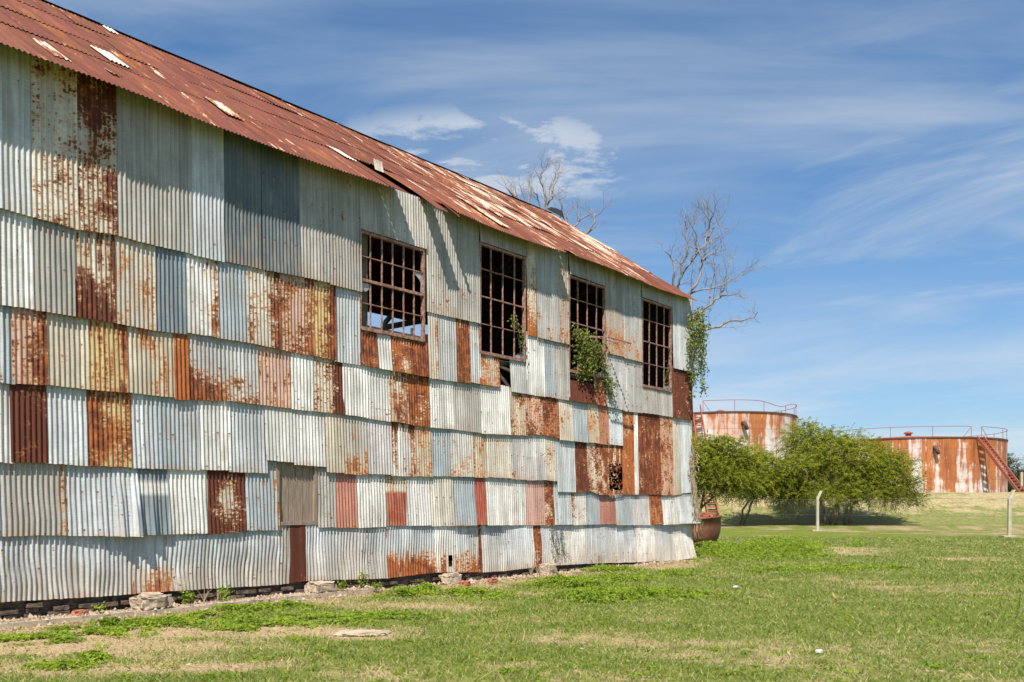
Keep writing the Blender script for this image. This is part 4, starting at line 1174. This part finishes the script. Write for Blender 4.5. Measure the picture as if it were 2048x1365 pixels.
# ------------------------------------------------------------------ green trees by the fence
def leafy_tree(label, base, stems, lobes, nspray, seed, mat, spray=(.5, 1.0), nl=16, leaf=.13, droop=.35, group='feathery green trees by the fence', name='feathery_tree', barkr=.11):
    rk = random.Random(seed); g = np.random.default_rng(seed)
    root = empty(name, base, 0, label=label, cat='tree', group=group)
    B = Vector(base)
    lob = [(np.array(c)-np.array(base), np.array(r)) for c, r in lobes]
    wts = np.array([np.prod(r)**.75 for _, r in lob]); wts /= wts.sum()
    tk = MB(); tops = []
    for st in stems:
        pts = [Vector(p)-B for p in st]
        fine = []
        for i in range(len(pts)-1):
            for k in range(3): fine.append(pts[i].lerp(pts[i+1], k/3)+Vector([rk.gauss(0, .03) for _ in range(3)]))
        fine.append(pts[-1])
        tk.tube(fine, [barkr*(1-.6*i/len(fine)) for i in range(len(fine))], 7); tops.append(fine[-1]); tops.append(fine[int(len(fine)*.7)])
    cents = []
    while len(cents) < nspray:
        c, r = lob[g.choice(len(lob), p=wts)]
        d = g.normal(size=3); d /= np.linalg.norm(d); rad = g.random()**.42
        q = c + d*r*rad
        if mnoise.noise(Vector(q)*.62+Vector((seed, 0, 0))) + .5*mnoise.noise(Vector(q)*1.7) < -.20-.25*(1-rad): continue
        if q[2] < .9: continue
        q = c + (q-c)*1.06
        out = d*r/np.linalg.norm(r)
        cents.append((q, out))
    lm = tk
    for k in range(46):
        q, _ = cents[rk.randrange(len(cents))]
        e = Vector(q); s = min(tops, key=lambda t: (t-e).length)
        mid = s.lerp(e, .5)+Vector((rk.gauss(0, .25), rk.gauss(0, .25), rk.uniform(.0, .4)))
        lm.tube([s, s.lerp(mid, .6)+Vector((0, 0, .05)), mid, e], [.055, .04, .03, .012], 5, False)
    lm.build('trunk', M_BARK, root, True)
    cq = np.array([c for c, _ in cents]); od = np.array([o for _, o in cents])
    n = len(cq)
    dirs = od*1.3 + g.normal(size=(n, 3))*.55 + np.array([0, 0, .25]); dirs /= np.linalg.norm(dirs, axis=1, keepdims=True)
    L = g.uniform(spray[0], spray[1], n)
    wisp = (g.random(n) < .07) & (od[:, 2] > -.1)
    L = np.where(wisp, L*1.7, L); dirs = np.where(wisp[:, None], dirs*.5+np.array([0, 0, .8]), dirs); dirs /= np.linalg.norm(dirs, axis=1, keepdims=True)
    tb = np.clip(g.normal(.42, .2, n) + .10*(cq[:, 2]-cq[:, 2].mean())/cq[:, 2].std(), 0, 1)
    t = (np.arange(nl)+.5)/nl
    C = cq[:, None, :] + dirs[:, None, :]*(L[:, None]*t)[..., None] - np.array([0, 0, 1])*(droop*L[:, None]*t**2)[..., None]
    tang = dirs[:, None, :] - np.array([0, 0, 1])*(2*droop*t)[None, :, None]
    side = np.cross(dirs, np.array([0, 0, 1.0])+g.normal(size=(n, 3))*.4); side /= np.linalg.norm(side, axis=1, keepdims=True)+1e-9
    sg = np.where(np.arange(nl) % 2, 1, -1)[None, :, None]
    ld = side[:, None, :]*sg + tang*.7 + g.normal(size=(n, nl, 3))*.25
    C = C + ld*leaf*.35
    C = C.reshape(-1, 3); ld = ld.reshape(-1, 3); N = len(C)
    nv = g.normal(size=(N, 3))*.6+np.array([0, -.3, .8])
    V, Q = leaf_quads(C, ld, nv, g.uniform(leaf*.7, leaf*1.35, N), g.uniform(leaf*.17, leaf*.30, N))
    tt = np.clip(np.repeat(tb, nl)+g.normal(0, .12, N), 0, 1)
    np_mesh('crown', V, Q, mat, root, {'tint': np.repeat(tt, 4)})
    return root
def P(u, v, Y): return tuple(at(u, v, Y))
def lobe(u, v, Y, ru, rv, ry=None):
    k = Y/F; return (P(u, v, Y), (ru*k, (ry or ru)*k, rv*k))
gb = lambda u, v: (ground_at(u, v).x, ground_at(u, v).y, -.05)
c3 = gb(1665, 1050)
leafy_tree('largest feathery tree with several trunks, before both tanks', c3,
  [[P(1650,1050,76), P(1648,1020,76), P(1635,985,75), P(1610,940,75)], [P(1660,1049,76.5), P(1672,1010,76), P(1690,985,75.5), P(1720,960,75)], [P(1690,1049,76.3), P(1694,1015,76), P(1715,980,76.5), P(1760,940,76)], [P(1670,1050,75.5), P(1676,1015,75), P(1665,970,76), P(1660,900,76)], [P(1698,1048,75.7), P(1704,1010,75), P(1745,985,74.5), P(1790,965,74.5)]],
  [lobe(1640,905,77.8,68,50), lobe(1690,920,77.8,85,48), lobe(1745,940,77.3,68,44), lobe(1790,955,76.8,50,42), lobe(1610,880,78.3,45,32), lobe(1800,985,75,36,22), lobe(1600,950,75,50,38), lobe(1640,985,74.5,60,18), lobe(1735,988,74.5,60,18), lobe(1835,1000,75,18,13), lobe(1680,965,77.3,95,32), lobe(1620,868,77.8,18,18)],
  5600, 31, M_LEAF_TREE, (.6, 1.35), 22, .21, .42, barkr=.15)
c2 = gb(1488, 1049)
leafy_tree('smaller feathery tree on two leaning thin trunks', c2,
  [[P(1480,1050,77), P(1486,1020,77), P(1500,998,76.5), P(1535,978,76), P(1560,960,76)], [P(1487,1050,77), P(1498,1020,77), P(1506,1000,76.5), P(1520,975,76.5), P(1515,940,76)]],
  [lobe(1545,955,76.5,58,36), lobe(1500,935,77,48,36), lobe(1570,975,76,40,30), lobe(1520,975,76,52,24), lobe(1580,990,76,16,14)],
  2400, 32, M_LEAF_TREE, (.6, 1.3), 22, .21, .5, barkr=.10)
c1 = (P(1404, 1050, 72)[0], 72.0, -.05)
leafy_tree('feathery tree with a crooked dark trunk just behind the rusty cauldron', c1,
  [[P(1398,1045,72), P(1400,1020,72), P(1418,1002,71.5), P(1440,985,71.5), P(1470,975,71)], [P(1398,1045,72.2), P(1402,1012,72), P(1408,985,72), P(1415,940,72)]],
  [lobe(1430,935,72,52,42), lobe(1410,905,72.5,36,30), lobe(1465,915,72,40,36), lobe(1450,960,71.5,55,24), lobe(1485,945,72,35,30), lobe(1385,950,72,30,46), lobe(1440,888,72,14,14)],
  2500, 33, M_LEAF_TREE, (.6, 1.3), 22, .21, .5, barkr=.12)
gf = 'dark trees beyond the right tank'
b1 = (P(2012, 985, 150)[0], 150.0, 2.0)
leafy_tree('dark olive tree behind the stair of the orange rusted tank', b1, [[b1, P(2012,970,150), P(2015,930,150)]],
  [lobe(2012,950,150,26,36), lobe(2000,925,150,14,18), lobe(2030,965,150,22,22)], 1300, 41, M_LEAF_FAR, (.7, 1.3), 10, .34, .2, gf, 'dense_tree', .22)
b2 = (P(2075, 985, 160)[0], 160.0, 2.0)
leafy_tree('dark olive tree at the right edge beyond the pale post', b2, [[b2, P(2075,970,160), P(2078,930,160)]],
  [lobe(2075,945,160,30,34), lobe(2062,965,160,22,24)], 1000, 42, M_LEAF_FAR, (.7, 1.3), 10, .34, .2, gf, 'dense_tree', .22)
b3 = (P(2042, 990, 140)[0], 140.0, 2.6)
leafy_tree('low dark bush between the two dark trees on the bank', b3, [[b3, P(2042,980,140), P(2043,970,140)]],
  [lobe(2040,978,140,24,12), lobe(2020,980,140,14,9)], 500, 43, M_LEAF_FAR, (.6, 1.0), 10, .30, .2, gf, 'dense_tree', .12)

# ------------------------------------------------------------------ tanks
def tank(label, cx, cy, Rr, z0, z1, seed, rusty, pink, cone, rail_gaps, spout_u, stair, sag):
    root = empty('storage_tank', (cx, cy, z0), 0, label=label, cat='tank', group='rusty storage tanks on the bank')
    n, m = 160, 12; hh = z1-z0
    th = np.linspace(0, 2*np.pi, n+1); zz = np.linspace(0, hh, m)
    T, Zg = np.meshgrid(th, zz, indexing='ij')
    rad = Rr + .02*np.sin(T*23)*np.sin(Zg*1.1)
    V = np.stack([rad*np.cos(T), rad*np.sin(T), Zg], -1).reshape(-1, 3)
    A = {'tk': np.stack([(T*Rr).ravel(), Zg.ravel(), np.zeros(T.size)], 1)}
    np_mesh('shell', V, grid_faces(n+1, m), mat_tank('tank_plate_'+('pale' if pink > .3 else 'rusty'), seed, rusty, pink), root, A, True)
    rm = MB(); rm.lathe([(Rr-.02, hh-.10), (Rr+.10, hh-.10), (Rr+.10, hh+.05), (Rr-.02, hh+.05)], 120)
    rm.build('rim', M_DARKRIM, root)
    rf = MB(); rf.lathe([(Rr, hh), (Rr*.5, hh+cone*.55), (.3, hh+cone)], 80, cap1=True); 
    roof_ = rf.build('roof', plain('tank_roof_paint', (.40, .17, .11), (.33, .12, .08), 1.2, .8), root, True)
    vt = MB(); vt.lathe([(.35, hh+cone-.05), (.35, hh+cone+.25), (.55, hh+cone+.3), (.55, hh+cone+.42), (.12, hh+cone+.6)], 16, cap1=True); vt.build('vent', M_STAIR, roof_)
    bs_ = MB(); bs_.lathe([(Rr-.1, .22), (Rr+.35, .22), (Rr+.45, -.4)], 90); bs_.build('base_ring', M_CONC, root)
    # handrail round the rim
    a0, a1 = rail_gaps
    rl = MB(); pts = []; k_ = 72
    for i in range(k_+1):
        t = a0+(a1-a0)*i/k_
        pts.append((Rr*math.cos(t), Rr*math.sin(t), hh+1.25-sag(t)))
    rl.tube(pts, .035, 6)
    npst = 15
    for i in range(npst+1):
        t = a0+(a1-a0)*i/npst; x, y = Rr*math.cos(t), Rr*math.sin(t)
        rl.tube([(x, y, hh), (x, y, hh+1.25-sag(t))], .032, 6)
    for t in (a0, a1):      # end braces
        s_ = .09 if t == a0 else -.09
        rl.tube([(Rr*math.cos(t), Rr*math.sin(t), hh+1.2-sag(t)), (Rr*math.cos(t+s_), Rr*math.sin(t+s_), hh+.05)], .03, 6)
    rl.build('railing', M_STAIR, root)
    # bent outlet pipe high on the shell
    k = (spout_u-1024)/F
    a = 1+k*k; b = -2*(k*cx+cy); c = cx*cx+cy*cy-Rr*Rr; Yf = (-b-math.sqrt(b*b-4*a*c))/(2*a)
    px, py = k*Yf-cx, Yf-cy; nx, ny = px/Rr, py/Rr
    zc = hh-1.25
    ot = MB(); tx_, ty_ = -ny, nx
    if tx_ < 0: tx_, ty_ = -tx_, -ty_
    ot.tube([(px-nx*.1, py-ny*.1, zc), (px+nx*.40, py+ny*.40, zc), (px+nx*.55+tx_*.05, py+ny*.55+ty_*.05, zc-.08), (px+nx*.60+tx_*.28, py+ny*.60+ty_*.28, zc-.75)], [.24, .24, .22, .19], 12)
    ot.build('outlet_pipe', M_DARKRIM, root, True)
    # stair
    (tx, ty, tz), (bx, by, bz), w, over = stair
    A0 = Vector((tx-cx, ty-cy, tz-z0)); B0 = Vector((bx-cx, by-cy, bz-z0)); d = B0-A0
    hd = Vector((d.x, d.y, 0)).normalized(); sd = Vector((-hd.y, hd.x, 0))
    st = MB()
    up = -d.normalized()*over
    for q in (-1, 1): st.beam(A0+sd*q*w/2+up, B0+sd*q*w/2, .11, .34)
    ns = int(abs(d.z)/.33)
    stair_o = st.build('stair', M_STAIR, root)
    sp_ = MB()
    for i in range(1, ns):
        c_ = A0+d*(i/ns); sp_.beam(c_-sd*(w/2-.05), c_+sd*(w/2-.05), .30, .08, (0, 0, 1))
    sp_.build('treads', M_STAIR, stair_o)
    return root
K1 = (24.3, 105.0)
def ang_of(cx, cy, Rr, u):
    k = (u-1024)/F; a = 1+k*k; b = -2*(k*cx+cy); c = cx*cx+cy*cy-Rr*Rr; Yf = (-b-math.sqrt(max(0, b*b-4*a*c)))/(2*a)
    return math.atan2(Yf-cy, k*Yf-cx)
a_s1 = ang_of(*K1, 8.5, 1406)
def sag1(t):
    tt = ang_of(*K1, 8.5, 1560); return .55*math.exp(-((t-tt)/.22)**2)
tank('whitish grey storage tank streaked with pink and rust, nearer the shed', K1[0], K1[1], 8.5, 2.9, 11.7, 1.0, -.13, .45, .5, (a_s1, a_s1+5.9), 1486, ((20.05, 97.6, 11.75), (18.15, 81.0, .5), .95, 1.5), sag1)
K2 = (50.2, 114.0)
a_s2 = ang_of(*K2, 11.0, 1963)
def sag2(t): return 0.0
tank('wide storage tank rusted orange with white patches, far right on the bank', K2[0], K2[1], 11.0, 2.9, 9.45, 5.0, .25, .0, .95, (a_s2, a_s2+6.15), 1869, ((53.85, 103.4, 9.4), (55.2, 97.0, 2.75), .85, .1), sag2)
pp = MB(); p = at(2043, 992, 98); pp.beam((p.x, p.y, 2.7), (p.x, p.y, 5.25), .24, .24, (0, 1, 0))
tag(pp.build('concrete_post', M_POST), label='plain pale concrete post on the bank by the foot of the stair', cat='post')

# ------------------------------------------------------------------ fence
fence = empty('chain_link_fence', (FP1.x, FP1.y, 0), 0, label='thin chain link fence on pale concrete posts with cranked tops', cat='fence')
fd = Vector((FP2.x-FP1.x, FP2.y-FP1.y, 0)); fl_ = fd.length; fd.normalize(); fn = Vector((fd.y, -fd.x, 0))
if fn.y > 0: fn = -fn
def fpost(k, hgt, tilt):
    o = fd*(fl_*k); pm = MB()
    h1 = hgt*.80; w = .165
    tipdir = Vector((1, .2, 0)).normalized()
    A = o; Bp = o+Vector((tilt, 0, h1)); Cp = Bp+tipdir*.26+Vector((0, 0, hgt-h1))
    vs, fs = [], []
    for p_, q in ((A+Vector((0, 0, -.2)), w), (Bp, w*.92), (Cp, w*.8)):
        for sx, sy in ((-1,-1),(1,-1),(1,1),(-1,1)): vs.append(p_+Vector((sx*q/2, sy*q/2, 0)))
    for i in range(2):
        for j in range(4): fs.append((i*4+j, i*4+(j+1) % 4, (i+1)*4+(j+1) % 4, (i+1)*4+j))
    fs.append((8,9,10,11))
    pm.add(vs, fs)
    pst = pm.build('post', M_POST, fence)
    fm = MB().box(-.42, .42, -.3, .3, -.2, .07); f_ = fm.build('footing', M_CONC, pst); f_.location = o
fpost(0, 2.62, .0); fpost(1, 2.50, .03); fpost(2, 2.5, 0); fpost(-1, 2.5, 0)
wm = MB()
L = fl_*2.0; hh = 2.0; stp = .09
k = -hh
while k < L:
    for sg in (1, -1):
        a, b = (k, k+hh) if sg == 1 else (k+hh, k)
        za, zb = .05, .05+hh
        p = fd*(a-fl_*.6); q = fd*(b-fl_*.6)
        p = Vector((p.x, p.y, za)); q = Vector((q.x, q.y, zb))
        wv = Vector((0, 0, .0015))
        bI = len(wm.v); wm.v += [tuple(p-wv), tuple(p+wv), tuple(q+wv), tuple(q-wv)]; wm.f.append((bI, bI+1, bI+2, bI+3))
    k += stp
for z in (.06, 1.05, 2.05): wm.tube([fd*(-fl_*.6)+Vector((0, 0, z)), fd*(L-fl_*.6)+Vector((0, 0, z))], .006, 4)
wm.build('wire_mesh', M_WIRE, fence)

# ------------------------------------------------------------------ rusty cauldron at the corner
pc = ground_at(1394, 1090); pc = Vector((pc.x, pc.y, -.03))
pot = empty('cauldron', pc, 0, label='big rusty iron cauldron filled with broken bricks at the shed corner', cat='cauldron')
bd = MB(); bd.lathe([(.02, .0), (.40, .01), (.58, .05), (.70, .14), (.79, .28), (.86, .48), (.91, .75), (.935, 1.12), (.975, 1.13), (.975, 1.19), (.90, 1.19), (.87, 1.0), (.02, .95)], 64)
bd.build('body', M_POT, pot, True)
pot.scale = (1.17, 1.17, 1.0); pot.rotation_euler = (0, math.radians(-5), 0)
rg = MB(); rg.lathe([(.66, .13), (.735, .12), (.745, .16), (.70, .18)], 64); rg.build('foot_ring', M_POT, pot, True)
rk = random.Random(17); fb_ = MB()
for i in range(70):
    a = rk.random()*6.28; r = rk.random()**.5*.78; x, y = r*math.cos(a), r*math.sin(a); z = 1.16+rk.uniform(0, .22)*(1.15-r)
    ax = rk.random()*6.28; dv = Vector((math.cos(ax), math.sin(ax), rk.uniform(-.3, .4)))
    fb_.beam(Vector((x, y, z))-dv*.1, Vector((x, y, z))+dv*.1, .11, .08)
fb_.build('brick_rubble', M_BRICKRED, pot)

# ------------------------------------------------------------------ small bird on the lawn
def make_bird(u, v):
    p = ground_at(u, v, 0); p.z = gz(p.x, p.y)
    # spine from tail tip to beak tip in the bird's own plane (x forward, z up), with half widths and half depths
    sp = [(-.125,.050,.004,.003),(-.085,.062,.010,.005),(-.055,.074,.016,.012),(-.030,.086,.026,.026),(.0,.100,.031,.034),(.026,.122,.028,.032),(.043,.145,.022,.024),(.052,.163,.021,.022),(.064,.174,.019,.019),(.077,.175,.010,.010),(.085,.173,.005,.005),(.108,.169,.001,.001)]
    n = 14; V, T, Q = [], [], []
    for i, (x, z, w, h) in enumerate(sp):
        a = sp[max(i-1, 0)]; b = sp[min(i+1, len(sp)-1)]
        tx, tz = b[0]-a[0], b[1]-a[1]; L = math.hypot(tx, tz); ux, uz = -tz/L, tx/L
        for k in range(n):
            t = 2*math.pi*k/n; c_, s_ = math.cos(t), math.sin(t)
            V.append((x+ux*h*s_, w*c_, z+uz*h*s_))
            T.append(.05 if i >= 10 or i < 2 else (1.0 if s_ < -.05 else .25))
    for i in range(len(sp)-1):
        for k in range(n):
            k2 = (k+1) % n; Q.append((i*n+k, (i+1)*n+k, (i+1)*n+k2, i*n+k2))
    m = MB()
    for sy in (-1, 1):
        m.tube([(.004, sy*.012, .080), (-.006, sy*.013, .040), (.004, sy*.014, .002)], [.007, .003, .003], 5)
        for dx, dy in ((.022, .0), (.016, .010), (.016, -.010), (-.014, .0)):
            m.tube([(.004, sy*.014, .003), (.004+dx, sy*.014+dy, .002)], .0018, 4)
    b0 = len(V); V += m.v; T += [.0]*len(m.v)
    Q += [tuple(i+b0 for i in f) for f in m.f if len(f) == 4]
    o = np_mesh('bird', np.array(V), np.array(Q), mat_leaf('feathers', (.10, .065, .045), (.80, .62, .20), 0, .7), None, {'tint': np.array(T)}, True)
    o.location = p; o.rotation_euler = (0, 0, math.radians(200))
    tag(o, label='small yellow breasted brown bird standing on the open lawn', cat='bird')
make_bird(1671, 1206)

# ------------------------------------------------------------------ sun, sky, camera
TO_SUN = np.array([-.365, -2.026, 2.86]); TO_SUN /= np.linalg.norm(TO_SUN)
EL = math.asin(TO_SUN[2]); AZ = math.atan2(TO_SUN[0], TO_SUN[1])
sun = bpy.data.lights.new('sun', 'SUN'); sun.energy = 5.0; sun.angle = math.radians(.5); sun.color = (1, .94, .84)
so = bpy.data.objects.new('sun', sun); COL.objects.link(so)
so.rotation_euler = Vector(TO_SUN).to_track_quat('Z', 'Y').to_euler()

W = bpy.data.worlds.new('World'); SC.world = W; W.use_nodes = True
t = W.node_tree; t.nodes.clear(); nt = NT(t)
out = nt.node('ShaderNodeOutputWorld'); bg = nt.node('ShaderNodeBackground')
sky = nt.node('ShaderNodeTexSky', sky_type='NISHITA', sun_disc=False, sun_elevation=EL, sun_rotation=AZ, altitude=0, air_density=1.0, dust_density=.3, ozone_density=3.0)
tc = nt.node('ShaderNodeTexCoord').outputs['Generated']
x, y, z = nt.xyz(tc)
zz = nt.m('ADD', nt.m('MAXIMUM', z, 0.0), .16)
pv = nt.comb(nt.m('DIVIDE', x, zz), nt.m('DIVIDE', y, zz), 0.0)
rot = nt.node('ShaderNodeVectorRotate'); rot.inputs['Angle'].default_value = math.radians(28); nt.put(rot.inputs['Vector'], pv)
pr = rot.outputs[0]
wsp = nt.noise(nt.mul(pr, (.55, 1.25, 1)), 1.15, 8, .62, .5)
big = nt.noise(nt.mul(pr, (.5, .7, 1)), .55, 3, .5, .3)
puf = nt.noise(nt.mul(pv, (1.6, 2.4, 1)), 3.4, 7, .62, .3)
az = nt.m('DIVIDE', x, nt.m('MAXIMUM', y, .05))
veil = nt.noise(nt.mul(pv, (.9, 1.9, 1)), .9, 6, .55, .6)
m1 = nt.m('MAXIMUM', nt.m('MULTIPLY', nt.step(wsp, .36, .72), nt.step(big, .28, .56)), nt.m('MULTIPLY', nt.step(veil, .28, .68), .74))
# a bank of small puffs in the middle of the sky, low haze over the horizon
pz = nt.m('DIVIDE', z, nt.m('MAXIMUM', y, .05))
ex = nt.m('DIVIDE', nt.m('SUBTRACT', az, -.03), .22); ez = nt.m('DIVIDE', nt.m('SUBTRACT', pz, .385), .065)
loc = nt.m('POWER', 2.718, nt.m('MULTIPLY', nt.m('ADD', nt.m('MULTIPLY', ex, ex), nt.m('MULTIPLY', ez, ez)), -1.0))
m2 = nt.m('MULTIPLY', nt.step(puf, .36, .60), nt.step(loc, .05, .75))
low = nt.m('MULTIPLY', nt.m('SUBTRACT', 1.0, nt.step(pz, .02, .42)), nt.lin(wsp, .35, .65, .55, 1.0))
msk = nt.m('MAXIMUM', nt.m('MULTIPLY', m1, .80), nt.m('MAXIMUM', nt.m('MULTIPLY', m2, .74), nt.m('MULTIPLY', low, .97)), clamp=True)
skc = nt.mix(1.0, sky.outputs[0], (.53, .97, 1.27), 'MULTIPLY')
cloud = nt.mix(nt.step(msk, .2, .9), (4.3, 5.3, 6.3), (7.0, 7.4, 7.9))
nt.put(bg.inputs[0], nt.mix(msk, skc, cloud)); bg.inputs[1].default_value = .072
t.links.new(bg.outputs[0], out.inputs[0])

cam = bpy.data.cameras.new('camera'); co = bpy.data.objects.new('camera', cam); COL.objects.link(co)
co.location = (0, 0, H); co.rotation_euler = (math.radians(90), 0, 0)
cam.sensor_width = 36; cam.lens = F/2048*36; cam.shift_y = (HZ-682.5)/2048
cam.clip_start = .1; cam.clip_end = 6000
SC.camera = co
SC.view_settings.view_transform = 'Standard'; SC.view_settings.look = 'None'
SC.view_settings.exposure = 0.55; SC.view_settings.gamma = 1.0
SC.cycles.max_bounces = 6; SC.cycles.diffuse_bounces = 3; SC.cycles.transmission_bounces = 4
